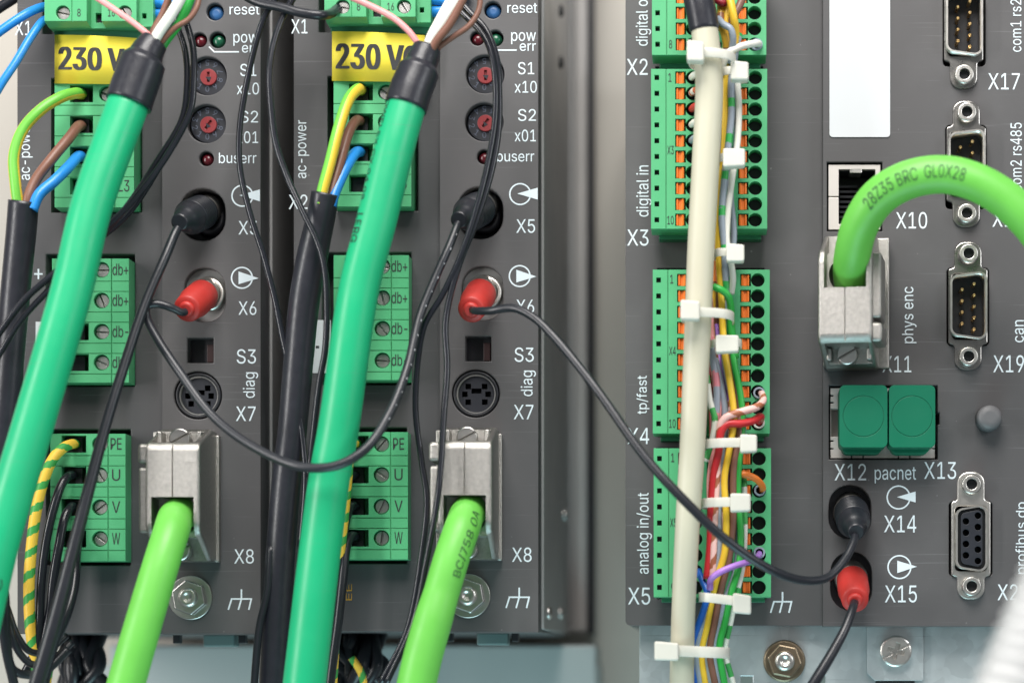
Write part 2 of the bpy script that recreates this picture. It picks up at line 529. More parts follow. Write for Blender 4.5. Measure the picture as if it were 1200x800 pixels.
            md.operation = 'DIFFERENCE'; md.solver = 'EXACT'; md.object = co; md.use_self = True
            dg = bpy.context.evaluated_depsgraph_get()
            nm = bpy.data.meshes.new_from_object(o.evaluated_get(dg))
            o.modifiers.clear()
            o.data = nm
            nm.name = name
            bpy.data.objects.remove(co)
            o.location = lo
            o.parent = pl
        if bevel > 0:
            md = o.modifiers.new('bevel', 'BEVEL')
            md.width = bevel * S; md.segments = seg; md.limit_method = 'ANGLE'; md.angle_limit = R(38)
            md.use_clamp_overlap = True; md.harden_normals = False
        return o


def rounded(pts, r, n=6):
    """polygon with rounded corners; r a number or one per corner"""
    out = []
    m = len(pts)
    for i in range(m):
        p = Vector(pts[i]); a = Vector(pts[i - 1]); b = Vector(pts[(i + 1) % m])
        rr = r[i] if isinstance(r, (list, tuple)) else r
        u = (a - p).normalized(); v = (b - p).normalized()
        ang = u.angle(v)
        t = rr / math.tan(ang / 2)
        c = p + (u + v).normalized() * (rr / math.sin(ang / 2))
        s = p + u * t; e = p + v * t
        a0 = math.atan2(s.y - c.y, s.x - c.x); a1 = math.atan2(e.y - c.y, e.x - c.x)
        da = (a1 - a0 + math.pi) % (2 * math.pi) - math.pi
        for k in range(n + 1):
            th = a0 + da * k / n
            out.append((c.x + rr * math.cos(th), c.y + rr * math.sin(th)))
    return out


def rrect(x0, x1, y0, y1, r, n=6):
    return rounded([(x0, y0), (x1, y0), (x1, y1), (x0, y1)], r, n)


def circ(cx, cy, r, n=32, ph=0.0):
    return [(cx + r * math.cos(2 * math.pi * i / n + ph), cy + r * math.sin(2 * math.pi * i / n + ph)) for i in range(n)]


def thing(name, label, cat, at, group=None):
    o = bpy.data.objects.new(name, None)
    o.empty_display_size = 0.005
    COL.objects.link(o)
    o.location = P(*at)
    o['_o'] = tuple(P(*at))
    o['label'] = label; o['category'] = cat
    if group:
        o['group'] = group
    return o


def tag(o, label, cat, group=None, kind=None):
    if kind:
        o['kind'] = kind
    if label:
        o['label'] = label
    if cat:
        o['category'] = cat
    if group:
        o['group'] = group
    return o


# ---- writing
_tc = {}
_isl = {}
try:      # the narrow grotesque look of the legends: Blender's own bundled interface font, squeezed to each measured box
    import os
    FONT = bpy.data.fonts.load(os.path.join(bpy.utils.resource_path('LOCAL'), 'datafiles', 'fonts', 'Inter.woff2'))
except Exception:
    FONT = None


def glyphs(s, bold=0.0):
    key = (s, bold)
    if key in _tc:
        return _tc[key]
    cu = bpy.data.curves.new('t', 'FONT')
    if FONT:
        cu.font = FONT
    has4 = FONT is not None and '4' in s
    cu.body = s.replace('4', '0') if has4 else s; cu.size = 1; cu.resolution_u = 3; cu.offset = bold
    o = bpy.data.objects.new('t', cu)
    COL.objects.link(o)
    dg = bpy.context.evaluated_depsgraph_get()
    me = bpy.data.meshes.new_from_object(o.evaluated_get(dg))
    vs = [(v.co.x, v.co.y) for v in me.vertices]
    fs = [tuple(p.vertices) for p in me.polygons]
    bpy.data.objects.remove(o); bpy.data.meshes.remove(me); bpy.data.curves.remove(cu)
    par = list(range(len(vs)))

    def find(i):
        while par[i] != i:
            par[i] = par[par[i]]
            i = par[i]
        return i
    for f in fs:
        for i in f[1:]:
            par[find(i)] = find(f[0])
    ids = {}
    isl = [ids.setdefault(find(i), len(ids)) for i in range(len(vs))]
    _isl[key] = [(k % 7) * 0.05 for k in isl]
    xs = [v[0] for v in vs]; ys = [v[1] for v in vs]
    if has4:                                  # the bundled 4 has crossing strokes: put a drawn one in the place of each 0
        x_after = glyphs(s[:s.index('4')], bold)[3] if s.index('4') else -9
        mins = {}
        for v, k in zip(vs, isl):
            mins[k] = min(mins.get(k, 9e9), v[0])
        k4 = min((m, k) for k, m in mins.items() if m > x_after - 0.004)[1]
        zx = [v[0] for v, k in zip(vs, isl) if k == k4]; zy = [v[1] for v, k in zip(vs, isl) if k == k4]
        fs = [f for f in fs if isl[f[0]] != k4]
        zx0, zx1, zy0, zy1 = min(zx), max(zx), min(zy), max(zy)
        g4 = lambda p, q: (zx0 + (zx1 - zx0) * p, zy0 + (zy1 - zy0) * q)
        for quad in ([(.66, 0), (.84, 0), (.84, 1), (.66, 1)], [(-.02, .22), (.66, .22), (.66, .345), (-.02, .345)], [(.84, .22), (1.02, .22), (1.02, .345), (.84, .345)],
                     [(-.02, .345), (.17, .345), (.66, .86), (.66, 1)]):
            fs.append(tuple(range(len(vs), len(vs) + 4)))
            vs = vs + [g4(p, q) for p, q in quad]
            _isl[key] = _isl[key] + [0] * 4
    elif any(c in s for c in 'PA'):            # crossing strokes: every triangle gets its own hair of height
        nv, nf, nl = [], [], []
        for k, f in enumerate(fs):
            nf.append(tuple(range(len(nv), len(nv) + len(f))))
            nv += [vs[i] for i in f]
            nl += [(k % 40) * 0.015] * len(f)
        vs, fs, _isl[key] = nv, nf, nl
    _tc[key] = (vs, fs, min(xs), max(xs), min(ys), max(ys))
    return _tc[key]


def text(s, x0, x1, y0, y1, d, parent, m=None, vert=False, front=None, lift=0.35, bold=0.0, name='lettering', ang=0.0):
    """fit the words into the box seen in the photo; d: depth of the surface carrying them; vert: reading upwards"""
    vs, fs, a0, a1, b0, b1 = glyphs(s, bold)
    mb = MB()
    for (u, v), li in zip(vs, _isl[(s, bold)]):
        p = (u - a0) / (a1 - a0); q = (v - b0) / (b1 - b0)
        if vert:
            x = x0 + (x1 - x0) * (1 - q); y = y1 + (y0 - y1) * p
        else:
            x = x0 + (x1 - x0) * p; y = y1 + (y0 - y1) * q
        if ang:
            cx, cy = (x0 + x1) / 2, (y0 + y1) / 2
            dx, dy = x - cx, y - cy
            x = cx + dx * math.cos(ang) - dy * math.sin(ang); y = cy + dx * math.sin(ang) + dy * math.cos(ang)
        mb.v.append(W(x, y, d + lift + li))
    mb.f = fs
    return mb.build(name, m or PRINT, parent, recalc=False)


def strokes(lines, wid, d, parent, name='lettering', m=None, lift=0.35):
    mb = MB()
    for a, b in lines:
        a = Vector(a); b = Vector(b)
        t = (b - a).normalized(); n = Vector((-t.y, t.x)) * wid / 2
        k = len(mb.v)
        for q in (a + n, b + n, b - n, a - n):
            mb.v.append(W(q.x, q.y, d + lift))
        mb.face((k, k + 1, k + 2, k + 3))
        lift += 0.02
    return mb.build(name, m or PRINT, parent, recalc=False)


def port_symbol(cx, cy, r, tri, d, parent):
    mb = MB()
    n = 40
    for i in range(n):
        for rr in (r, r - 1.7):
            th = 2 * math.pi * i / n
            mb.v.append(W(cx + rr * math.cos(th), cy + rr * math.sin(th), d + 0.35))
    for i in range(n):
        j = (i + 1) % n
        mb.face((2 * i, 2 * j, 2 * j + 1, 2 * i + 1))
    k = len(mb.v)
    for x, y in tri:
        mb.v.append(W(x, y, d + 0.6))
    mb.face((k, k + 1, k + 2))
    mb.build('printed_symbol', PRINT, parent, recalc=False)


def earth_symbol(x0, x1, y0, y1, d, parent):
    ym = y0 + (y1 - y0) * 0.47
    l = (x1 - x0)
    strokes([((x0 + 3, ym), (x1, ym)), ((x0 + l * .55, y0), (x0 + l * .55, ym)), ((x0 + 4, ym), (x0, y1)),
             ((x0 + l * .55, ym), (x0 + l * .42, y1)), ((x1 - 1, ym), (x1 - 4, y1))], 1.9, d, parent, 'printed_symbol')


def cable(pts, r, n=20, seg=10):
    """pts: (px, py, depth) as seen; r: seen radius, number or list per point -> MB tube, world path, radii"""
    w = [W(*p[:3]) for p in pts]
    path = smooth_path(w, seg)
    m = len(path)
    rr = []
    for i, p in enumerate(path):
        if isinstance(r, (list, tuple)):
            t = i / seg
            a = min(int(t), len(r) - 1); b = min(a + 1, len(r) - 1)
            v = r[a] + (r[b] - r[a]) * (t - int(t))
        else:
            v = r
        rr.append(v * K(p.z))
    mb = MB().tube(path, rr, n)
    return mb, path, rr


def text_on_tube(s, path, rr, start, length, height, parent, mid_ang, m=None, flip=False, name='lettering'):
    """print words along a cable sheath, starting at an arc length"""
    vs, fs, a0, a1, b0, b1 = glyphs(s)
    bm = bmesh.new()
    bv = [bm.verts.new(((u - a0) / (a1 - a0), (v - b0) / (b1 - b0), 0)) for u, v in vs]
    for f in fs:
        try:
            bm.faces.new([bv[i] for i in f])
        except ValueError:
            pass
    for axis, cnt in ((Vector((0, 1, 0)), 7), (Vector((1, 0, 0)), max(8, len(s) * 2))):
        for i in range(1, cnt):
            bmesh.ops.bisect_plane(bm, geom=bm.verts[:] + bm.edges[:] + bm.faces[:], plane_co=axis * (i / cnt), plane_no=axis)
    fr = frames(path)
    L = [0.0]
    for i in range(1, len(path)):
        L.append(L[-1] + (path[i] - path[i - 1]).length)
    mb = MB()
    bm.verts.ensure_lookup_table(); bm.verts.index_update()
    for v in bm.verts:
        p, q = v.co.x, v.co.y
        s_ = start + (length * (1 - p) if flip else length * p)
        i = 0
        while i < len(L) - 2 and L[i + 1] < s_:
            i += 1
        t = (s_ - L[i]) / max(1e-6, L[i + 1] - L[i])
        pos = path[i].lerp(path[i + 1], t)
        tn = fr[i][0].lerp(fr[i + 1][0], t).normalized()
        r = rr[i] + (rr[i + 1] - rr[i]) * t + 0.55
        out = Vector((0, 0, 1)); out = (out - tn * out.dot(tn)).normalized()   # towards the viewer's side of the sheath
        side = tn.cross(out)
        th = mid_ang + (q - 0.5) * height / r * (1 if not flip else -1)
        mb.v.append(tuple(pos + (out * math.cos(th) + side * math.sin(th)) * r))
    mb.f = [tuple(v.index for v in f.verts) for f in bm.faces]
    bm.free()
    return mb.build(name, m or INK, parent, recalc=False)


def slotted_screw(cx, cy, r, d, parent, ang=0.0, m=None, h=4, name='screw', cross=False):
    mb = MB().lathe((cx, cy, 0), (0, 0, 1), [(r * 0.98, d - h), (r, d - 1.2), (r * 0.86, d)], 28)
    cut = MB()
    if cross:
        c, q = math.cos(ang - .78), math.sin(ang - .78)
        cut.prism([(cx + r * 1.3 * c - 1.6 * q, cy + r * 1.3 * q + 1.6 * c), (cx + r * 1.3 * c + 1.6 * q, cy + r * 1.3 * q - 1.6 * c),
                   (cx - r * 1.3 * c + 1.6 * q, cy - r * 1.3 * q - 1.6 * c), (cx - r * 1.3 * c - 1.6 * q, cy - r * 1.3 * q + 1.6 * c)], d - 1.6, d + 3)
    for a in ([ang, ang + math.pi / 2] if cross else [ang]):
        c, s = math.cos(a), math.sin(a)
        l = r * (0.55 if cross else 1.3); w = r * (0.15 if cross else 0.13)
        poly = [(cx + l * c - w * s, cy + l * s + w * c), (cx + l * c + w * s, cy + l * s - w * c),
                (cx - l * c + w * s, cy - l * s - w * c), (cx - l * c - w * s, cy - l * s + w * c)]
        cut.prism(poly, d - h * (0.9 if cross else 0.6), d + 2 + a * .1)
    return mb.build(name, m or STEEL, parent, cutter=cut, bevel=0.3)


# ------------------------------------------------------------------ setting
wall = MB().box(-1400, 2600, -1600, 2400, -640, -625).build('cabinet_wall', WALLM)
tag(wall, None, None, kind='structure')

# ------------------------------------------------------------------ cable duct under the drives
duct = thing('cable_duct', 'grey green plastic cable duct running below the two drives', 'cable duct', (300, 1100, -300))
MB().box(fx(128, -430), fx(698, -430), fy(755, -430), 1100, -565, -430).build('duct_cover', DUCTM, duct, bevel=4)
MB().box(fx(120, -445), fx(701, -445), fy(778, -445), 1105, -572, -445).build('duct_body', DUCTM, duct, bevel=3)


# ------------------------------------------------------------------ servo drives
def dup(root, dx, dy, label):
    r = root.copy(); COL.objects.link(r)
    off = Vector((dx * S, 0, -dy * S))
    r.location = root.location + off
    r['label'] = label
    for ch in list(root.children):
        c = ch.copy(); COL.objects.link(c); c.parent = r
        for g in list(ch.children):
            e = g.copy(); COL.objects.link(e); e.parent = c
    return r


LP = -14                                            # depth of the drive's left field
drive = thing('servo_drive', 'dark grey servo drive at the far left, under the blue supply wires', 'servo drive',
              (160, 743, -280), 'twin servo drives side by side')
pk = MB()                                           # pockets shared by housing and front panel
for cx, cy, r in ((252, 14, 10), (234, 47, 8.5), (255, 47, 9.5), (243, 89, 22.5), (242, 145, 22.5), (242, 186, 8.5), (232, 463, 28)):
    pk.cyl(cx, cy, r, -60, 20, 40)
pk.prism(rrect(211, 264, 221, 282, 25), -60, 20)
pk.prism(rrect(216, 264, 314, 377, 23), -60, 20)
pk.box(220, 250, 396, 425, -60, 20)
pk2 = MB(); pk2.v = list(pk.v); pk2.f = list(pk.f)
for (a, b, c, e) in ((60, 166, 92, 249), (54, 158, 298, 453), (54, 153, 503, 662), (50, 182, -60, 40)):
    pk2.box(fx(a, LP), fx(b, LP), fy(c, LP), fy(e, LP), -52, 20)
housing = MB().box(16, 304, -330, 742, -560, LP).build('housing', HOUSE, drive, cutter=pk2, bevel=2.2)
panel = MB().box(190, 305.5, -331, 743.5, LP - 0.0, 0).build('front_panel', PANEL, drive, cutter=pk, bevel=1.6)
MB().box(20, 333, -330, fy(742, -545), -575, -540).build('mounting_flange', SIDEM, drive, bevel=2)
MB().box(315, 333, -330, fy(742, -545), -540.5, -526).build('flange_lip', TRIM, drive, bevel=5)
MB().box(333.2, 342, -330, fy(745, -545), -580, -532).build('gap_shade_strip', BLACKP, drive, bevel=2)  # black strip added as the shade in the gap beside the flange
side = MB().box(304, 307.5, -330, 738, -540, -60).build('side_plate', SIDEM, drive, bevel=1)
for (yy, dd) in ((15, -335), (75, -335), (605, -420), (720, -125), (720, -335)):
    MB().lathe((307.5, CY + (yy - CY) * (DIST - dd) / DIST, dd), (1, 0, 0), [(8, -3), (8, 3), (5, 5)], 20).build(
        'side_screw', DKMET if yy < 100 else STEEL, drive)
# controls
MB().lathe((252, 14, 0), (0, 0, 1), [(9, -30), (9, -9), (7, -6.5), (3, -5.5)]).build('reset_button', BLUEB, drive)
for cx, cy, r, m in ((234, 47, 7.5, LEDRED), (255, 47, 8, LEDGREEN), (242, 186, 7.5, LEDRED)):
    MB().lathe((cx, cy, 0), (0, 0, 1), [(r, -30), (r, -9), (r * .8, -5.5), (r * .45, -3.5), (r * .1, -3)], 24).build('indicator_led', m, drive)
for cy, a0 in ((89, 0.0), (145, 0.6)):
    rs = MB().lathe((243, cy, 0), (0, 0, 1), [(22, -30), (22, -9), (20.5, -8)], 40).build('rotary_switch', DIAL, drive)
    cut = MB()
    c, s = math.cos(a0 + math.pi / 2), math.sin(a0 + math.pi / 2)
    cut.prism([(243 + 6 * c - 1.6 * s, cy + 6 * s + 1.6 * c), (243 + 6 * c + 1.6 * s, cy + 6 * s - 1.6 * c),
               (243 - 6 * c + 1.6 * s, cy - 6 * s - 1.6 * c), (243 - 6 * c - 1.6 * s, cy - 6 * s + 1.6 * c)], -7.5, 5)
    MB().lathe((243, cy, 0), (0, 0, 1), [(10, -12), (9.6, -5)], 32).build('rotor', ROTRED, rs, cutter=cut, bevel=0.4)
    MB().prism([(244.5 + 5 * c, cy + 5 * s), (243 - 3.5 * s, cy + 3.5 * c), (243 + 3.5 * s, cy - 3.5 * c)], -6, -4.7).build('pointer', DIAL, rs)
    for i, ch in enumerate('0123456789'):
        th = math.pi / 2 + i * 2 * math.pi / 10
        x, y = 243 + 15.3 * math.cos(th), cy + 15.3 * math.sin(th)
        text(ch, x - 2.2, x + 2.2, y - 3.4, y + 3.4, -8, rs, DIALP, ang=th - math.pi / 2)
jk = MB().lathe((238, 250, 0), (0, 0, 1), [(21, -56), (21, -22), (15, -20), (15, -50)], 36, cap1=False).build('jack_socket', BLACKP, drive)
MB().prism(rrect(206, 268, 217, 288, 22), -60, -42).build('socket_floor', BLACKP, jk)
jk = MB().prism(rrect(215, 265, 313, 378, 22), -58, -11).build('jack_socket', SIDEM, drive, bevel=1)
MB().lathe((243, 344, 0), (0, 0, 1), [(20, -20), (20, -3), (15, -1), (15, -14)], 36, cap1=False).build('barrel', NICKEL, jk)
sw = MB().box(219, 251, 395, 426, -58, -16).build('selector_switch', BLACKP, drive)
MB().box(240, 248, 402, 423, -17, -12).build('slider', mat('brown_slider_plastic', (0.03, 0.009, 0.009), 0.5), sw, bevel=.5)
dn = MB().lathe((232, 463, 0), (0, 0, 1), [(27, -50), (27, -3), (25, -1), (23, -3), (23, -40)], 44, cap1=False).build('round_port', BLACKP, drive)
cut = MB()
for i in range(7):
    th = math.pi / 2 + (i - 3) * 0.78
    if i != 3:
        cut.box(232 + 13 * math.cos(th) * 1.05 - 3.3, 232 + 13 * math.cos(th) * 1.05 + 3.3, 463 - 13 * math.sin(th) - 3.3, 463 - 13 * math.sin(th) + 3.3, -30, 5)
cut.box(226, 238, 456, 462, -30, 5)
cut.box(229, 235, 484, 490, -30, 5)
MB().lathe((232, 463, 0), (0, 0, 1), [(22, -45), (22, -9), (21, -8)], 40).build('pin_insert', DIAL, dn, cutter=cut, bevel=.4)
MB().ring(circ(232, 463, 23.5, 44), circ(232, 463, 21.6, 44), -40, -4.5).build('metal_ring', STEEL, dn)
gb = MB().lathe((223.5, 700, 0), (0, 0, 1), [(26, 0.3), (26, 2.4), (25, 3.2)], 44).build('ground_bolt', STEEL, drive)
MB().prism(circ(223.5, 700, 21, 6, .35), 3.3, 13).build('hex_nut', STEEL, gb, bevel=1.6)
MB().lathe((223.5, 700, 0), (0, 0, 1), [(11.5, 3), (11.5, 15), (9.8, 18), (5, 18.4), (4, 16.5), (1, 16.5)], 28).build('stud', NICKEL, gb)
MB().box(229, 266, 742, 757, -70, -40).build('mounting_clip', mat('grey_green_clip_plastic', (0.12, 0.19, 0.19), 0.5), drive, bevel=2)
for x in (196, 274):
    MB().box(x - 4, x + 4, 742, 753, -60, -44).build('latch_tab', BLACKP, drive, bevel=1)
# printing, in the left drive's position
DX, DY = 325.5, -2.0


def dtext(s, x0, x1, y0, y1, d=0, **k):              # boxes measured on the right drive
    text(s, x0 - DX, x1 - DX, y0 - DY, y1 - DY, d, drive, **k)


for s, *bx in (('reset', 594.5, 629.5, 4, 15.5), ('pow', 599, 628, 38, 52), ('err', 609, 628, 51, 60), ('S1', 607, 626, 73, 87.5),
               ('x10', 603, 629, 95, 109), ('S2', 607, 628, 128, 142), ('x01', 603, 628, 152, 166), ('buserr', 582, 626, 177, 189.5),
               ('X5', 605, 627, 257, 273), ('X6', 605, 626, 351, 367), ('S3', 603, 625.5, 407, 424), ('X7', 602, 625, 474, 491),
               ('X8', 600, 623, 641, 658)):
    dtext(s, *bx)
dtext('diag', 610, 628, 434, 464, vert=True)
dtext('X1', 343, 362, 23, 39.5, d=LP)
dtext('X2', 340, 362, 228, 245, d=LP)
dtext('ac-power', 351, 364, 141, 209, d=LP, vert=True)
dtext('EE', 407, 414, 684, 703, d=LP, vert=True, m=ORINK)
strokes([((245, 55), (251, 61)), ((250.6, 61), (280, 61))], 1.6, 0, drive, 'printed_line')
strokes([((40, 321), (50, 321)), ((45, 315), (45, 327))], 2, LP, drive, 'lettering')
port_symbol(609.5 - DX, 229.5, 13, [(606 - DX, 229), (630 - DX, 222), (630 - DX, 236)], 0, drive)
port_symbol(609 - DX, 325.5, 13, [(605 - DX, 318), (605 - DX, 333), (628.5 - DX, 326)], 0, drive)
earth_symbol(593 - DX, 621 - DX, 690, 714, 0, drive)
lb = MB().box(fx(42, LP), fx(64, LP), fy(377, LP), fy(439, LP), LP + .1, LP + .8).build('rating_sticker', WHITEL, drive)
text('-', 46, 50, 407, 410, LP + .8, lb, INK, lift=.2)
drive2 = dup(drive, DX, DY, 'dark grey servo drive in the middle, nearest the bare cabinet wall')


# ------------------------------------------------------------------ green plug-in terminal blocks of the drives
def plug4(label, x0, x1, y0, y1, rows, slot, sx, line, tx, words, group, angs, top_label=None):
    d = 12
    t = thing('terminal_block', label, 'terminal block', (fx((x0 + x1) / 2, d), fy(y1, d), -20), group)
    cut = MB()
    clamp = MB()
    X = lambda v: fx(v, d)
    Y = lambda v: fy(v, d)
    pitch = (rows[-1] - rows[0]) / 3
    for y in rows:
        cut.box(X(slot[0]), X(slot[1]), Y(y - 10), Y(y + 10), d - 26, d + 5)
        cut.cyl(X(sx), Y(y), 9.3, d - 13, d + 5, 28)
        clamp.box(X(slot[0]) + 2, X(slot[1]) - 8, Y(y - 9), Y(y + 9), d - 30, d - 13)
        for q in (13, 25):
            if Y(y + q) < Y(y1) - 2:
                cut.box(X(x0) - 5, X(x1) + 5, Y(y + q), Y(y + q) + 1.1, d - 1.4, d + 5)
    cut.box(X(line), X(line) + 1.5, Y(y0) - 5, Y(y1) + 5, d - 1.9, d + 5)
    MB().box(X(x0), X(x1), Y(y0), Y(y1), -40, d).build('block_body', GREENP, t, cutter=cut, bevel=0.6)
    clamp.build('wire_clamp', DKMET, t)
    for y, w, a in zip(rows, words, angs):
        slotted_screw(X(sx), Y(y), 8.6, d - 5, t, a, h=9)
        if w:
            l = 5.5 * len(w) + (2 if len(w) == 1 else 0)
            text(w, tx - l / 2 - 1, tx + l / 2 + 1, y - 7, y + 6.5, d, t, INK)
    return t


GP = 'green plug-in terminal blocks on the drives'
ac1 = plug4('green mains terminal block under the yellow 230 V tag, far left drive', 64, 157, 84, 243, (110, 146, 182, 218), (82, 109), 125, 134, 145,
            ('', '', 'L2', 'L3'), GP, (0.3, 1.2, .5, .4))
ac2 = plug4('green mains terminal block under the yellow 230 V tag, middle drive', 391, 482, 80, 242, (108, 143, 179, 215), (409, 437), 452, 461, 470,
            ('', '', 'L2', 'L3'), GP, (0.6, .2, .5, .4))
plug4('green block marked db+ and db- behind the leftmost emerald cable', 61, 151, 303, 448, (316, 352, 388.5, 424.5), (77, 104), 119, 130, 141,
      ('db+', 'db+', 'db-', 'db-'), GP, (0.0, 1.2, .05, .4))
plug4('green terminal block marked db+ and db-, behind the middle thick emerald cable', 391, 479, 299, 445, (312, 349, 385, 422), (404, 431), 448, 458, 468,
      ('db+', 'db+', 'db-', 'db-'), GP, (0.15, 1.3, .9, .05))
mo1 = plug4('green motor terminal block PE U V W beside the leftmost metal hood', 59, 147, 508, 657, (520, 556.5, 594, 631), (72, 101), 117, 126, 136,
            ('PE', 'U', 'V', 'W'), GP, (0.9, 1.0, 2.5, .6))
mo2 = plug4('green motor terminal block PE U V W beside the middle emerald cable', 392, 478, 506, 655, (520, 556, 593, 630), (404, 432), 447, 457, 467,
            ('PE', 'U', 'V', 'W'), GP, (2.3, .6, 2.0, 1.7))


def tag230(t, x0, x1, y0, y1, tx0, tx1, ty0, ty1):
    mb = MB()
    n = 16
    for i in range(n + 1):
        u = i / n
        x = x0 + (x1 - x0) * u
        d = 14 + 6 * math.sin(math.pi * u) + 3 * u
        sag = 4.5 * u * u
        for dd in (0, 1.2):
            mb.v.append(W(x, y0 + sag, d + dd)); mb.v.append(W(x, y1 + 1.5 * u, d - 1.5 + dd))
    for i in range(n):
        a = 4 * i; b = a + 4
        mb.face((a + 2, b + 2, b + 3, a + 3), smooth=True); mb.face((a, a + 1, b + 1, b), smooth=True)
        mb.face((a, b, b + 2, a + 2)); mb.face((a + 1, a + 3, b + 3, b + 1))
    mb.face((0, 2, 3, 1)); e = 4 * n; mb.face((e, e + 1, e + 3, e + 2))
    yt = mb.build('voltage_tag', YELLOWT, t)
    # words follow the bow of the tag
    vs, fs, a0, a1, b0, b1 = glyphs('230 VO', 0.0)
    m = MB()
    for (p, q) in vs:
        x = tx0 + (tx1 - tx0) * (p - a0) / (a1 - a0)
        u = (x - x0) / (x1 - x0)
        yy = (q - b0) / (b1 - b0)
        y = ty1 + (ty0 - ty1) * yy + 3.5 * u * u
        v = (y - y0) / (y1 - y0)
        m.v.append(W(x, y, 14 + 6 * math.sin(math.pi * u) + 3 * u - 1.5 * v + 1.8))
    nv = len(m.v)
    m.f = list(fs)
    for k, sh in enumerate((-1.7, -.85, .85, 1.7)):
        m.v += [(x + sh, y, d + .03 * (k + 1)) for x, y, d in m.v[:nv]]
        m.f += [tuple(i + nv * (k + 1) for i in f) for f in fs]
    m.build('lettering', INK, yt, recalc=False)


tag230(ac1, 64, 168, 41, 98, 70, 164, 55, 82)
tag230(ac2, 389, 498, 37, 95, 395, 492, 51, 81)


def top_plug(label, x0, x1, yb, n1, n2, y8):
    """two facing rows with a channel between, bottom end in view"""
    d = 44
    t = thing('terminal_block', label, 'terminal block', (fx((x0 + x1) / 2, d), fy(yb, d), -20), 'green plug-in connectors along the top edge')
    X = lambda v: fx(v, d)
    Y = lambda v: fy(v, d)
    w = x1 - x0
    cut = MB()
    ch0, ch1 = x0 + 0.40 * w, x0 + 0.54 * w
    cut.box(X(ch0), X(ch1), -90, Y(yb) + 40, 24, 60)
    cut.box(X(x1 - 16), X(x1) + 5, -90, Y(yb) + 20, 30, 60)
    cut.box(X(x0 + .255 * w), X(x0 + .255 * w) + 1.2, -90, Y(yb) + 20, d - 1.5, d + 5)
    sc = []
    for k in range(2):
        y = y8 - k * 36
        for sx in (x0 + .175 * w, x0 + .76 * w):
            cut.cyl(X(sx), Y(y), 8.2, d - 12, d + 5, 26)
            sc.append((X(sx), Y(y)))
        cut.box(X(ch0 + 5), X(ch0 + 15), Y(y) - 5, Y(y) + 6, 4, 30)
        cut.box(X(x1 - 13), X(x1 - 8), Y(y) - 3, Y(y) + 3, 14, 35)
    prof = [(-80, -50), (-80, d), (Y(yb), d), (Y(yb) + 3, d - 16), (Y(yb) + 3, -50)]
    MB().xprism(prof, X(x0), X(x1)).build('block_body', GREENP, t, cutter=cut, bevel=0.8)
    MB().box(X(x0) + 2, X(x1) - 3, -78, Y(yb) + 11, -50, 12).build('socket_shroud', GREEND, t, bevel=1)
    cl = MB()
    for k in range(2):
        cl.box(X(ch0 + 4), X(ch0 + 16), Y(y8 - k * 36) - 6, Y(y8 - k * 36) + 7, -20, 17)
    cl.build('wire_clamp', DKMET, t)
    for i, (x, y) in enumerate(sc):
        slotted_screw(x, y, 7.8, d - 4, t, 0.2 + i * .8, h=8)
    text(n1, x0 + .31 * w, x0 + .31 * w + 4 * len(n1), y8 - 4.5, y8 + 4.5, d, t, INK)
    text(n2, x0 + .60 * w, x0 + .60 * w + 4 * len(n2), y8 - 4.5, y8 + 4.5, d, t, INK)
    return t


top_plug('green two-row plug with the pink wire crossing it, at the top left corner', 52, 176, 25, '8', '16', 15)
top_plug('green two-row plug above the 230 V tag of the middle drive', 380, 503, 20, '8', '16', 8)

# ------------------------------------------------------------------ controller
ctl = thing('motion_controller', 'dark grey controller with rows of green plugs and connector ports, filling the right side', 'controller', (1030, 733, -280))
pk = MB()
pk.box(969, 1034, 190, 271, -70, 20)
pk.box(971.5, 1099, 451.5, 538, -40, 20)
pk.box(1096, 1101, 483, 497, -40, 20)
pk.prism(rrect(971, 1021, 568, 631, 24), -60, 20)
pk.prism(rrect(973, 1022, 646, 715, 24), -60, 20)
for (x0, x1, y0, y1) in ((1104, 1156, -40, 78), (1107, 1157, 147, 245), (1108.5, 1160, 314, 405), (1111, 1164, 587, 675)):
    pk.prism(rrect(x0 + 1, x1 - 1, y0, y1, 5), -60, 20)
MB().box(964, 1330, -62, 734, LP - 1, 0).build('front_panel', PANEL, ctl, cutter=pk, bevel=1.6)
pk2 = MB(); pk2.v = list(pk.v); pk2.f = list(pk.f)
for (a, b, c, e) in ((768, 892, -30, 74), (768, 894, 78, 274), (770, 896, 314, 512), (770, 898, 524, 702)):
    pk2.box(fx(a, LP), fx(b, LP), fy(c, LP), fy(e, LP), -45, 20)
hp = rounded([(fx(733, LP), -60), (1329, -60), (1329, 732.5), (fx(733, LP), fy(732.5, LP))], [1, 1, 1, 6])
MB().prism(hp, -560, LP).build('housing', PANEL, ctl, cutter=pk2, bevel=1.4)
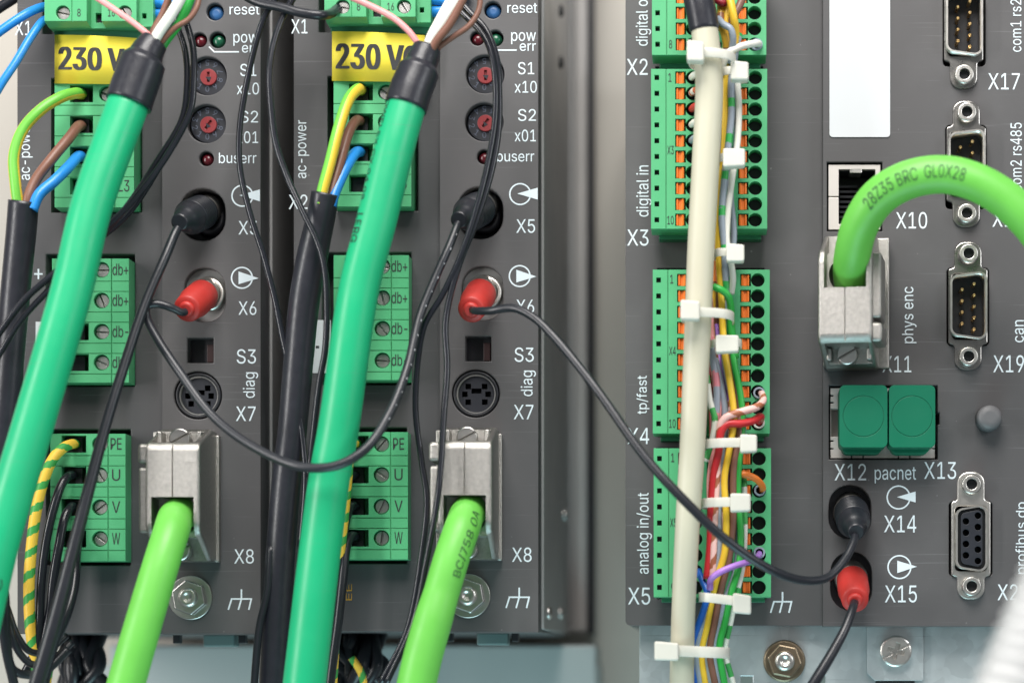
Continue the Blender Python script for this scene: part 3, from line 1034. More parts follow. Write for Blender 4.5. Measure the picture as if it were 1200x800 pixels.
for s, x0, x1, y0, y1, d, v in (
        ('X2', 734.5, 759, 69, 88, LP, 0), ('digital out', 745, 763, -14, 54, LP, 1), ('X3', 735, 760, 269, 288, LP, 0), ('digital in', 745.5, 764, 194, 254, LP, 1),
        ('tp/fast', 746, 761, 440, 485, LP, 1), ('X4', 735.5, 760.5, 501, 520, LP, 0), ('analog in/out', 746, 764, 577, 672, LP, 1), ('X5', 736, 762, 688, 708, LP, 0),
        ('X17', 1158, 1195, 86, 105, 0, 0), ('com1 rs232', 1184, 1197, -19, 61, 0, 1), ('com2 rs485', 1184, 1197.5, 144, 224, 0, 1), ('X10', 1050, 1086.5, 248.5, 268, 0, 0),
        ('X18', 1163, 1199, 246.5, 266, 0, 0), ('phys enc', 1057, 1074, 336, 402, 0, 1), ('X11', 1034, 1068, 417, 436, 0, 0), ('can', 1189.5, 1200, 375, 401, 0, 1),
        ('X19', 1164, 1200, 416, 436, 0, 0), ('X12', 978, 1015, 543, 562.5, 0, 0), ('pacnet', 1025, 1073.5, 547, 566, 0, 0), ('X13', 1083, 1120.5, 541, 561, 0, 0),
        ('X14', 1036, 1073.5, 603.5, 623.5, 0, 0), ('X15', 1037, 1074.5, 685.5, 705.5, 0, 0), ('profibus dp', 1190, 1206, 588, 672, 0, 1), ('X20', 1169, 1206, 684, 703, 0, 0)):
    text(s, x0, x1, y0, y1, d, ctl, vert=bool(v))
port_symbol(1053, 582.5, 14.2, [(1051, 582), (1073, 575.5), (1073, 588.5)], 0, ctl)
port_symbol(1054, 664, 14.2, [(1051.5, 656.5), (1051.5, 671), (1074.5, 663.5)], 0, ctl)
earth_symbol(903, 928.5, 693, 717.5, LP, ctl)
MB().prism(rrect(972, 1043, -14, 161, 4), .2, 1.2).build('blank_sticker', WHITEL, ctl)
# network socket
cut = MB().box(983, 1026, 198, 262, -50, 5)
cut.box(968, 984, 229.5, 230.8, -8, 5)
rj = MB().box(971, 1032, 192.5, 268.5, -9, -3).build('network_socket', mat('bright_tin_shield', (0.60, 0.565, 0.53), 0.5, 0.4, var=.06), ctl, cutter=cut, bevel=.6)
cut = MB().box(983.5, 1025.5, 198.5, 261.5, -52, 5)
MB().box(971.5, 1031.5, 193, 268, -60, -9.2).build('socket_liner', BLACKP, rj, cutter=cut)
MB().prism([(1008, 262), (1008, 226), (1014, 226), (1014, 212), (1026, 212), (1026, 262)], -50, -16).build('latch_block', DIAL, rj, bevel=1)
MB().box(996, 1010, 197, 202, -30, -3.4).build('latch_spring', NICKEL, rj, bevel=.5)
cts = MB()
for i in range(8):
    y = 212 + i * 6
    cts.box(985, 1006, y, y + 2.6, -44, -26)
cts.build('contact_row', DKMET, rj)


# D-sub ports: two ear screws, shell, insert
def dsub(cx, y0, y1, ys0, ys1, male):
    """shell from y0 to y1, ear screws at ys0 and ys1"""
    x0, x1 = cx - 22.5, cx + 22.5
    f = rounded([(x0 - .5, y0 - 2), (cx - 16, y0 - 4), (cx - 16, ys0 - 15), (cx + 16, ys0 - 15), (cx + 16, y0 - 4), (x1 + .5, y0 - 2),
                 (x1 + .5, y1 + 2), (cx + 16, y1 + 4), (cx + 16, ys1 + 15), (cx - 16, ys1 + 15), (cx - 16, y1 + 4), (x0 - .5, y1 + 2)],
                [3, 4, 13, 13, 4, 3, 3, 4, 13, 13, 4, 3])
    cut = MB().prism(rrect(x0 + 4, x1 - 4, y0 + 3, y1 - 3, 5), -50, 20)
    p = MB().prism(f, -3, 3.5).build('d_shaped_port', TINDK if male else NICKEL, ctl, cutter=cut, bevel=1.3)

    e = 1.0 if male else 4.0

    def dpoly(g):
        return rounded([(x0 + e + g, y0 + 7 + g * .8), (x1 - e - g, y0 + 1 + g), (x1 - e - g, y1 - 1 - g), (x0 + e + g, y1 - 7 - g * .8)], 9 - g * .5, 6)
    MB().ring(dpoly(0), dpoly(2.2), -40, 13 if male else 11).build('shell', NICKEL, p)
    ins = dpoly(2.6 if male else 6)
    xs = (cx - 6.8, cx + 7.2)
    pitch = 13.2
    cy = (y0 + y1) / 2
    pts = [(xs[0], cy + (i - 1.5) * pitch) for i in range(4)] + [(xs[1], cy + (i - 2) * pitch) for i in range(5)]
    if male:
        c2 = MB()
        MB().prism(ins, -45, -16).build('pin_insert', BLACKP, p)
        for x, y in pts:
            MB().lathe((x, y, 0), (0, 0, 1), [(2.1, -20), (2.1, 3), (1.2, 5)], 12).build('pin', GOLD, p)
    else:
        c2 = MB()
        for x, y in pts:
            c2.cyl(x, y, 3.9, -10, 30, 16)
        MB().prism(ins, -45, 12).build('pin_insert', DIAL, p, cutter=c2, bevel=.5)
        MB().ring(dpoly(2.2), dpoly(6), -20, 4).build('shell_throat', DKMET, p)
    for ys in (ys0, ys1):
        ph = MB().ring(circ(cx, ys, 11.5, 6, .3), circ(cx, ys, 6.2, 6, .3), 3.5, 12, smooth=False)
        ph = MB()
        c3 = MB().cyl(cx, ys, 6.3, 4, 30, 24)
        MB().lathe((cx, ys, 0), (0, 0, 1), [(11.8, 3.6), (11.8, 11), (10.4, 13)], 28).build('jack_screw', NICKEL, p, cutter=c3, bevel=.6)
        MB().cyl(cx, ys, 6.2, 3.7, 5.2, 20).build('hole_shade_disc', DKMET, p)  # dark disc, the shade inside the screw hole put in as colour
    return p


dsub(1129, -12, 70, -29, 90, True)
dsub(1132, 152, 234, 134, 252, True)
dsub(1134, 318, 401, 299, 419, True)
dsub(1137.5, 590, 672, 568, 687, False)

# fibre socket with two green dust caps
tin = MATS['bright_tin_shield']
cut = MB()
for y in (462, 470, 515, 524):
    cut.box(970, 977, y, y + 2, -30, 5)
cut.box(974, 984, 478, 511, -30, 5)
for x in (999, 1054):
    cut.box(x - 1.5, x, 531, 540, -30, 5); cut.box(x + 12, x + 13.5, 531, 540, -30, 5)
cut.box(1092, 1099, 515, 516.5, -30, 5); cut.box(1092, 1099, 524, 525.5, -30, 5)
fs = MB().box(973.5, 1096, 454, 536, -38, -5).build('fibre_socket', tin, ctl, cutter=cut, bevel=.5)
for x0, x1, lab in ((984, 1040, 'square green dust cap, left one of the pair above X12'), (1042, 1096, 'square green dust cap, right one of the pair above X13')):
    d = 46
    t = thing('dust_cap', lab, 'dust cap', (fx((x0 + x1) / 2, d), fy(525, d), 0), 'green dust caps of the fibre socket')
    X0, X1, Y0, Y1 = fx(x0, d), fx(x1, d), fy(451, d), fy(524, d)
    ccx, ccy = (X0 + X1) / 2, (Y0 + Y1) / 2
    cut = MB().ring(circ(ccx, ccy, 24, 48), circ(ccx, ccy, 23, 48), d - 1.2, d + 4)
    b = len(cut.v)
    ring_c = MB()
    n = 48
    o_, i_ = circ(ccx, ccy, 24, n), circ(ccx, ccy, 23, n)
    ring_c.v = [(x, y, d - .7) for x, y in o_] + [(x, y, d + 4) for x, y in o_] + [(x, y, d - .7) for x, y in i_] + [(x, y, d + 4) for x, y in i_]
    for i in range(n):
        j = (i + 1) % n
        ring_c.face((i, j, n + j, n + i)); ring_c.face((2 * n + i, 3 * n + i, 3 * n + j, 2 * n + j))
        ring_c.face((n + i, n + j, 3 * n + j, 3 * n + i)); ring_c.face((i, 2 * n + i, 2 * n + j, j))
    MB().prism(rounded([(X0, Y0), (X1, Y0), (X1, Y1), (X0, Y1)], 6, 4), 4, d).build('cap_body', CAPG, t, cutter=ring_c, bevel=1.8)
    MB().prism(rrect(X0 + 4, X1 - 4, Y0 + 6, Y1 + 5, 8), -10, 20).build('cap_skirt', CAPG, t, bevel=1)
# jack sockets
for cx, cy in ((997, 600), (998, 678)):
    jk = MB().prism(rrect(cx - 28, cx + 28, cy - 36, cy + 38, 20), -58, -22).build('jack_socket', BLACKP, ctl)
    MB().lathe((cx, cy, 0), (0, 0, 1), [(20, -24), (20, -6), (15, -4), (15, -20)], 36, cap1=False).build('barrel', NICKEL, jk)
MB().lathe((1157.5, 491, 0), (0, 0, 1), [(15.2, -1), (14.2, 20), (12.4, 23.5), (6, 24.2)], 40).build('push_button', GREYB, ctl)


# ------------------------------------------------------------------ green spring-clamp plugs of the controller
def clamp_plug(label, x0, x1, y0, y1, first, pitch, n, words, upper=False):
    d = 44
    t = thing('terminal_block', label, 'terminal block', (fx((x0 + x1) / 2, d), fy(y1, d), -20), 'green spring-clamp plugs in a column')
    X = lambda v: fx(v, d)
    Y = lambda v: fy(v, d)
    cut = MB()
    lev = []
    k = (x1 - x0) / 137.0
    for row in range(2):
        o = x0 + (0 if row == 0 else 74 * k)
        cut.box(X(o + 17 * k), X(o + 17 * k) + 1.4, Y(y0) - 5, Y(y1) + 5, d - 2.2, d + 5)
        for i in range(n):
            y = first + i * pitch
            cut.box(X(o + 28.5 * k), X(o + 41 * k), Y(y - 7.2), Y(y + 7.2), d - 14, d + 5)
            cut.cyl(X(o + 49 * k), Y(y), 7.9, d - 32, d + 5, 26)
            cut.box(X(o + 4 * k), X(o + 9.5 * k), Y(y - 3), Y(y + 3), d - 16, d + 5)
            lev.append((X(o + 29.6 * k), X(o + 39 * k), Y(y - 6.6), Y(y + 6.6)))
    cut.box(X(x0 + 62 * k), X(x0 + 74 * k), Y(y0) - 5, Y(y1) + 5, d - 18, d + 5)
    MB().box(X(x0), X(x1), Y(y0), Y(y1), 4, d).build('block_body', GREENP, t, cutter=cut, bevel=0.6)
    MB().box(X(x0) + 8, X(x1) - 6, Y(y0) + 1, Y(y1) + 5, -42, 4.2).build('socket_header', GREEND, t, bevel=.6)
    cl = MB()
    for row in range(2):
        o = x0 + (0 if row == 0 else 74 * k)
        for i in range(n):
            y = first + i * pitch
            cl.cyl(X(o + 49 * k), Y(y), 7.7, d - 36, d - 16, 20)
            cl.box(X(o + 4.2 * k), X(o + 9.3 * k), Y(y - 2.8), Y(y + 2.8), d - 20, d - 7)
    cl.build('wire_clamp', BLACKP, t)
    for (a, b, c, e) in lev:
        m = MB()
        m.xprism([(c, d - 16), (c, d - 3), (c + 1.5, d - 1.5), ((c + e) / 2 - .8, d - 1.5), ((c + e) / 2 - .8, d - 2.3), ((c + e) / 2 + .8, d - 2.3), ((c + e) / 2 + .8, d - 1.5), (e - 1.5, d - 1.5), (e, d - 3), (e, d - 16)][::1], a, b) if False else None
        w = (b - a)
        prof = [(a, d - 16), (a, d - 2), (a + w * .18, d - 1), (a + w * .3, d - 3.5), (a + w * .7, d - 3.5), (a + w * .82, d - 1), (b, d - 2), (b, d - 16)]
        q = len(m.v)
        nn = len(prof)
        m.v += [(x, c, dd) for x, dd in prof] + [(x, e, dd) for x, dd in prof]
        m.face([q + i for i in range(nn)]); m.face([q + nn + i for i in range(nn)][::-1])
        for i in range(nn):
            j = (i + 1) % nn
            m.face((q + i, q + nn + i, q + nn + j, q + j))
        m.build('release_lever', ORANGE, t, bevel=.5)
    for s, y in words:
        for row in range(2):
            o = x0 + (20 if row == 0 else 94) * k
            wd = 3.4 * len(s)
            text(s, o + 1.5 - wd * .35, o + 1.5 + wd * .75, y - 5, y + 5, d, t, INK)
    return t


clamp_plug('green plug with orange levers at the top of the column, above X2', 764, 898, -40, 64.5, -21.5, 18.4, 5, [('8', 52)])
clamp_plug('green plug with orange levers and ten rows, beside the digital in legend', 763, 899, 81, 268, 91, 18.5, 10, [('1', 91), ('X3', 176), ('10', 258)])
clamp_plug('green plug with orange levers beside the tp/fast legend, red and pink wires in it', 765, 902, 316, 507.5, 328, 18.68, 10, [('1', 327), ('X4', 411), ('10', 496)])
clamp_plug('green plug with orange levers lowest in the column, beside analog in/out', 766, 903.5, 525, 699, 537, 18.85, 9, [('1', 536), ('X5', 612), ('9', 688)])

# ------------------------------------------------------------------ galvanised plate below the controller
plate = thing('mounting_plate', 'scratched galvanised steel plate under the controller with nut and cross screw', 'mounting plate', (1075, 950, -40))
PD = -34
cut = MB().box(fx(868, PD), fx(882, PD), fy(792, PD), 1000, -80, 20)
cut.box(fx(957, PD), fx(967, PD), fy(791, PD), 1000, -80, 20)
MB().box(fx(749, PD), 1420, 700, 950, -46, PD).build('plate', GALV, plate, cutter=cut, bevel=1.2)
tp = rounded([(fx(1016, -28), 715), (fx(1082, -28), 715), (fx(1082, -28), fy(797, -28)), (fx(1025, -28), fy(797, -28)), (fx(1016, -28), fy(788, -28))], [.5, .5, 2, 3, 3], 3)
MB().prism(tp, PD + .5, -28).build('fixing_tab', GALV, plate, bevel=1.2)
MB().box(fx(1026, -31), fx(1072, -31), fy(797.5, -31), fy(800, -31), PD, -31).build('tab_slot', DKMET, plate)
sx, sy = fx(1050, -20), fy(762.5, -20)
slotted_screw(sx, sy, 18.5, -18, plate, 0.3, m=NICKEL, h=10, name='cross_head_screw', cross=True)
nx, ny = fx(919.5, -20), fy(774, -20)
nu = MB().lathe((nx, ny, 0), (0, 0, 1), [(25, PD + .2), (25, PD + 4), (23, PD + 6)], 44).build('flange_washer', BRASSY, plate, bevel=.5)
MB().prism(circ(nx, ny, 21, 6, .2), PD + 5, PD + 20).build('hex_nut', BRASSY, nu, bevel=2)
MB().lathe((nx, ny, 0), (0, 0, 1), [(12, PD + 5), (12, PD + 22), (10, PD + 26), (5, PD + 26.5), (4, PD + 24), (1, PD + 24)], 28).build('stud', NICKEL, nu)


# ------------------------------------------------------------------ cables
def simple(name, label, cat, pts, r, m, group=None, seg=8, n=14):
    mb, path, rr = cable(pts, r, n, seg)
    o = mb.build(name, m)
    tag(o, label, cat, group)
    return o


# thick emerald motor cables: sheath, shrink sleeve, cores
def motor_cable(label, pts, r, sleeve, sr, cores, prints, group):
    x, y, d = pts[-1]
    t = thing('motor_cable', label, 'cable', W(x, y, d), group)
    mb, path, rr = cable(pts, r, 32, 12)
    sh = mb.build('sheath', TEALG, t)
    mb, _, _ = cable(sleeve, sr, 32, 6)
    # slight wrinkles in the shrink sleeve
    rnd = random.Random(3)
    mb.build('shrink_sleeve', SHRINK, t)
    for pts2, r2, m in cores:
        mb, _, _ = cable(pts2, r2, 14, 8)
        mb.build('core_wire', m, t)
    for (s, st, ln, h, ang, flip) in prints:
        text_on_tube(s, path, rr, st, ln, h, sh, ang, flip=flip)
    return t


GM = 'thick emerald cables with black sleeves'
motor_cable('thick emerald green cable crossing the left drive down to the lower left corner',
            [(152, 117, 112), (108, 240, 135), (84.5, 338, 148), (38, 500, 165), (14, 580, 172), (-3, 640, 178), (-30, 760, 185), (-45, 830, 190)], 24,
            [(150.5, 122, 112.5), (157, 103, 110), (164, 84, 108), (168, 72, 107), (170.5, 66, 106), (176, 56, 104), (181.5, 49, 102)], [27, 27, 26.5, 26, 20, 18, 16],
            [([(184, 62, 104), (176, 44, 108), (163, 32, 108), (138, 14, 104), (108, -6, 100)], 3.6, C_PINK),
             ([(180, 62, 98), (178, 42, 96), (190, 18, 92), (200, -8, 90)], 4.2, C_BROWN),
             ([(176, 62, 108), (184, 42, 112), (200, 18, 112), (218, -12, 112)], 6.2, C_WHITE),
             ([(182, 62, 104), (190, 49, 106), (205, 33, 108), (222, 22, 106), (231, 8, 104), (234, -8, 100)], 3.2, C_BROWN),
             ([(185, 62, 96), (196, 46, 92), (212, 24, 90), (226, -8, 88)], 5.2, C_GREEN),
             ([(180, 60, 102), (186, 42, 100), (203, 14, 98), (210, -8, 98)], 3, BLACKW)],
            [('2 C', 560, 34, 10, 0.75, True)], GM)
motor_cable('thick emerald green cable crossing the middle drive from its top to the bottom edge',
            [(477, 120, 112), (463, 170, 118), (441, 260, 122), (420.5, 340, 124), (397, 500, 122), (386, 560, 121), (375.5, 640, 122), (358, 790, 124), (353, 835, 124)],
            [23, 23.5, 23.5, 23.5, 24, 24, 24.5, 25, 25],
            [(475.5, 126, 112.5), (481, 107, 110), (488, 90, 107), (491, 82, 106), (493, 76, 105), (497, 66, 103), (500.5, 57, 101)], [25, 25, 24.5, 24, 19, 18, 16.5],
            [([(498, 68, 101), (491, 54, 105), (480, 38, 106), (462, 22, 104), (436, 8, 100), (400, -8, 98)], 3.8, C_PINK),
             ([(499, 68, 106), (503, 50, 110), (519, 25, 112), (541, -10, 112)], 6, C_WHITE),
             ([(503, 68, 108), (509, 52, 112), (527, 28, 113), (547, -10, 112)], 5, C_BROWN),
             ([(506, 68, 100), (514, 56, 102), (530, 44, 104), (550, 30, 104), (561, 12, 102), (563, -8, 100)], 3.4, C_BROWN),
             ([(500, 66, 98), (500, 50, 96), (512, 25, 94), (530, -8, 92)], 3.2, C_WHITE),
             ([(497, 66, 99), (499, 54, 98), (504, 44, 94), (520, 22, 92)], 2.6, BLACKW)],
            [('LERG', 138, 34, 12, -0.85, False), ('OWFLEX CY 04 08', 6, 116, 8, -1.0, False)], GM)


# black sleeved mains cables with three cores
def mains_cable(label, pts, r, cores):
    t = thing('mains_cable', label, 'cable', W(*pts[-1]), 'black mains cables with three cores')
    mb, path, rr = cable(pts, r, 28, 8)
    # open sleeve end: a rim with a dark mouth
    mb.build('sleeve', SHRINK, t)
    for pts2, r2, m in cores:
        mb, _, _ = cable(pts2, r2, 18, 10)
        mb.build('core_wire', m, t)


mains_cable('black sleeved mains cable at the left edge, its green striped core bowing far out',
            [(27.5, 236, 66), (25, 270, 62), (20, 320, 58), (13, 400, 54), (5, 500, 50), (-4, 600, 46), (-12, 700, 46)], [17.5, 17.5, 17, 17, 17, 17, 17],
            [([(97, 111, -8), (88, 109.5, 24), (72, 114, 46), (49, 128, 60), (27, 152, 66), (16.5, 182, 70), (18, 215, 72), (22, 246, 70)], 6.6, PE_LINE),
             ([(97, 147, -8), (91, 149, 18), (80, 163, 36), (60, 187, 54), (42, 211, 62), (33, 232, 68), (31, 248, 68)], 6.2, C_BROWN),
             ([(97, 184, -8), (91, 184, 18), (80, 196, 40), (64, 212, 58), (46, 228, 68), (38, 246, 72)], 6.4, C_BLUE)])
mains_cable('black sleeved mains cable between the drives, its yellow striped core bent down short',
            [(381, 227, 62), (377, 250, 60), (366, 300, 56), (357, 350, 54), (350, 420, 52), (343, 500, 50), (335, 570, 48), (328, 660, 46), (324, 740, 44), (320, 830, 42)],
            [16, 16.5, 18, 18, 17.5, 17, 17, 17, 17.5, 18],
            [([(424, 106, -8), (419, 105, 20), (409, 116, 40), (397, 150, 58), (387, 190, 66), (378, 224, 70), (375, 240, 70)], 6.8, PE_LINE2),
             ([(424, 142, -8), (417, 142, 18), (409, 155, 34), (400, 185, 48), (390, 222, 60), (387, 240, 62)], 6, C_BROWN),
             ([(424, 178, -8), (417, 179, 18), (408, 192, 40), (400, 208, 52), (391, 230, 62), (388, 242, 64)], 6.4, C_BLUE)])


# ---- metal hoods with lime cables
def data_cable(label, cx, cy, yaw, flip, pts, r, prints, group='lime cables with metal connector hoods'):
    """hood built about its own flange centre; flip mirrors it top to bottom"""
    t = thing('data_cable', label, 'data cable', (cx, cy, 0), group)
    g = -1 if flip else 1
    Yf = lambda v: cy + g * v
    hw = 31.0
    prof = [(-77, 4), (-77, 30), (-56, 92), (-50, 97), (38, 97), (48, 92), (60, 66), (76, 34), (76, 4)]
    body = MB().xprism([(Yf(a), b) for a, b in prof], cx - hw, cx + hw)

    def bx(m, x0, x1, a, b, d0, d1):
        x0, x1 = sorted((g * x0, g * x1))
        m.box(cx + x0, cx + x1, min(Yf(a), Yf(b)), max(Yf(a), Yf(b)), d0, d1)
    cut = MB()
    bx(cut, -0.8, 0.8, -80, 30, 93.5, 110)                        # seam of the two shells
    bx(cut, -24, 24, 6, 90, 62, 120)                              # mouth for the cable
    bx(cut, -26, 24, -90, -56, 40, 120)                           # upper screw recess
    bx(cut, -26, 25, 50, 90, 34, 120)                             # lower screw recess
    cut.cyl(cx, Yf(26), 22, 20, 80, 28)
    h = body.build('connector_hood', CAST, t, cutter=cut, pre=5.5, bevel=1.0, seg=2)
    # moulded shoulder and lug on the left flank
    mb = MB()
    bx(mb, -hw - 10.5, -hw + 4, -55, -33, 30, 90)
    mb.build('latch_lug', CAST, h, bevel=4, seg=3)
    mb = MB()
    bx(mb, -hw - 9.5, -hw + 3, -28, 46, 34, 89)
    mb.build('side_rib', CAST, h, bevel=3, seg=3)
    mb = MB()
    bx(mb, hw - 3, hw + 3.5, -72, 76, 2, 12)
    bx(mb, -hw - 12, -hw + 3, -76, 76, 2, 12)
    mb.build('back_flange', CAST, h, bevel=1.5)
    for a, an in ((-64, 0.5), (64, 0.4)):
        slotted_screw(cx - 2, Yf(a), 12, 55, h, -an, m=STEEL, h=14)
    mb = MB()
    for x in (-24, 22):
        bx(mb, x - 3, x + 3, -72, -58, 30, 62)
    mb.build('shell_post', CAST, h, bevel=2)
    w = [W(*p[:3]) for p in pts]
    if yaw:
        c_, s_ = math.cos(-yaw), math.sin(-yaw)
        w = [(cx + (x - cx) * c_ + d * s_, y, d * c_ - (x - cx) * s_) for x, y, d in w]
    path = smooth_path(w, 12)
    rr = []
    for i, p in enumerate(path):
        k = i / 12; a = min(int(k), len(r) - 1); b = min(a + 1, len(r) - 1)
        rr.append((r[a] + (r[b] - r[a]) * (k - int(k))) * K(p.z))
    sh = MB().tube(path, rr, 30).build('sheath', LIME, t)
    for (s, st, ln, hh, ang, fl) in prints:
        text_on_tube(s, path, rr, st, ln, hh, sh, ang, SHINK, flip=fl)
    if yaw:
        t.rotation_euler = (0, 0, yaw)
    return t


data_cable('lime cable leaving the metal hood above X8 on the far left drive', 225, 583, 0, False,
           [(214, 600, 50), (206, 606, 82), (201, 622, 112), (192, 650, 130), (171, 720, 146), (148, 800, 154), (136, 845, 156)], [20.5, 20.5, 21, 21, 21.5, 22, 22.5], [])
data_cable('lime cable with black print leaving the metal hood on the middle drive', 555, 581, 0, False,
           [(552, 596, 50), (547, 603, 82), (541, 620, 110), (531, 648, 124), (517, 695, 132), (508, 725, 138), (494, 775, 142), (480, 840, 146)], [20.5, 20.5, 21, 21, 21, 22.5, 23, 23],
           [('BC/758 0A', 52, 74, 12, 0.72, True)])
data_cable('lime cable arching over to the right from the metal hood above X11', 1000, 358, R(-9), True,
           [(1000, 338, 40), (997, 322, 66), (999, 298, 96), (1009, 262, 122), (1030, 231, 142), (1064, 211, 156), (1105, 204.5, 164), (1142, 213, 168), (1176, 232, 170), (1206, 260, 170), (1232, 294, 166)],
           [20.5, 21, 21.5, 22, 22.5, 22.5, 22, 22, 22, 22, 22], [('28Z35 BRC  GL0X28', 132, 112, 15, 0.0, False)])


# ---- audio style leads with moulded plugs
def plug_parts(t, base, tip, kind):
    a = Vector(W(*base)); b = Vector(W(*tip))
    L = (b - a).length
    ax = b - a
    if kind == 'red':
        p = MB().lathe(a, ax, [(16.4, L * .16), (18.4, L * .20), (18.4, L * .62), (17.2, L * .66), (15.6, L * .97), (13.6, L), (7, L)], 36).build('plug', RED, t)
        MB().lathe(a, ax, [(16.8, -8), (17.2, L * .14), (16, L * .19)], 32).build('collar', NICKEL, p)
        MB().lathe(a, ax, [(9.5, L * .98), (9.0, L * 1.04), (6, L * 1.06)], 24).build('strain_relief', RED, p)
    else:
        prof = [(18.5, L * .10), (20, L * .16)]
        k = 0.2
        while k < .70:
            prof += [(20.2, L * k), (20.2, L * (k + .032)), (18.6, L * (k + .042)), (18.6, L * (k + .062))]
            k += .075
        prof += [(19, L * .74), (15.5, L * .86), (13.5, L), (11.5, L * 1.02), (11.5, L * 1.10), (10, L * 1.12), (10, L * 1.22), (8, L * 1.24)]
        p = MB().lathe(a, ax, prof, 36).build('plug', BLACKR, t)
        MB().lathe(a, ax, [(17.2, -14), (17.6, L * .13)], 32).build('collar', NICKEL, p)
    return a, b


def lead(label, ends, pts, r, m, group='black leads with moulded plugs'):
    x, y, d = max(pts, key=lambda q: q[1])
    t = thing('patch_lead', label, 'lead', W(x, y, d), group)
    for base, tip, kind in ends:
        plug_parts(t, base, tip, kind)
    mb, _, _ = cable(pts, r, 18, 10)
    mb.build('sheath', m, t)


LX6 = ((242, 342, -8), (219, 362, 62))
RX6 = ((566, 340, -8), (552, 363, 62))
LX5 = ((240, 247, -12), (216, 258, 54))
RX5 = ((565, 243, -12), (543, 255, 54))
X14 = ((997, 596, -12), (1002, 618, 52))
X15 = ((998, 674, -8), (1002, 703, 60))
lead('black lead from the left red plug, looping low across the emerald cable',
     [(*LX6, 'red'), (*RX5, 'black')],
     [(543, 254, 52), (537, 262, 66), (528, 285, 78), (508, 330, 88), (492, 370, 98), (477, 432, 118), (455, 487, 146), (428, 526, 164), (395, 545, 170), (355, 547, 165), (300, 525, 140), (250, 488, 112), (212, 438, 92), (184, 396, 84), (172, 372, 82), (172, 359, 82), (184, 356, 80), (202, 361, 76), (214, 366, 68), (220, 362, 58)],
     [4.6, 4.6, 5.0, 5.2, 5.2, 5.4, 5.6, 5.6, 5.6, 5.6, 5.4, 5.4, 5.4, 5.2, 5.0, 5.0, 4.8, 4.6, 4.6, 4.4], DOTTED)
lead('black lead hanging from the black plug of the far left drive to the bottom edge', [(*LX5, 'black')],
     [(216, 258, 52), (207, 270, 66), (195, 298, 78), (170, 356, 92), (145, 430, 108), (124, 498, 122), (97, 600, 140), (62, 735, 160), (34, 830, 170)],
     [4.8, 5.2, 5.6, 5.8, 6.0, 6.4, 7.2, 8.6, 9.4], BLACKR)
lead('long black lead crossing the gap from the middle red plug to the controller', [(*RX6, 'red'), (*X14, 'black')],
     [(552, 362, 58), (557, 364, 74), (574, 364, 90), (602, 361, 102), (624, 371, 112), (646, 391, 122), (697, 453, 145), (755, 534, 168), (799, 583, 178), (853, 634, 174), (907, 669, 150), (945, 680, 122), (970, 676, 104), (990, 655, 86), (1001, 632, 68), (1002, 617, 48)],
     [4.4, 4.6, 4.8, 5, 5, 5.2, 5.4, 5.6, 5.8, 5.8, 5.6, 5.2, 5.0, 5.0, 5.0, 4.8], BLACKR)
lead('black lead dropping from the red plug at X15 over the steel plate', [(*X15, 'red')],
     [(1002, 702, 56), (999, 713, 74), (990, 737, 90), (975, 765, 100), (958, 793, 108), (935, 830, 114)], [5.0, 5.2, 5.6, 6.2, 6.6, 7], BLACKR)

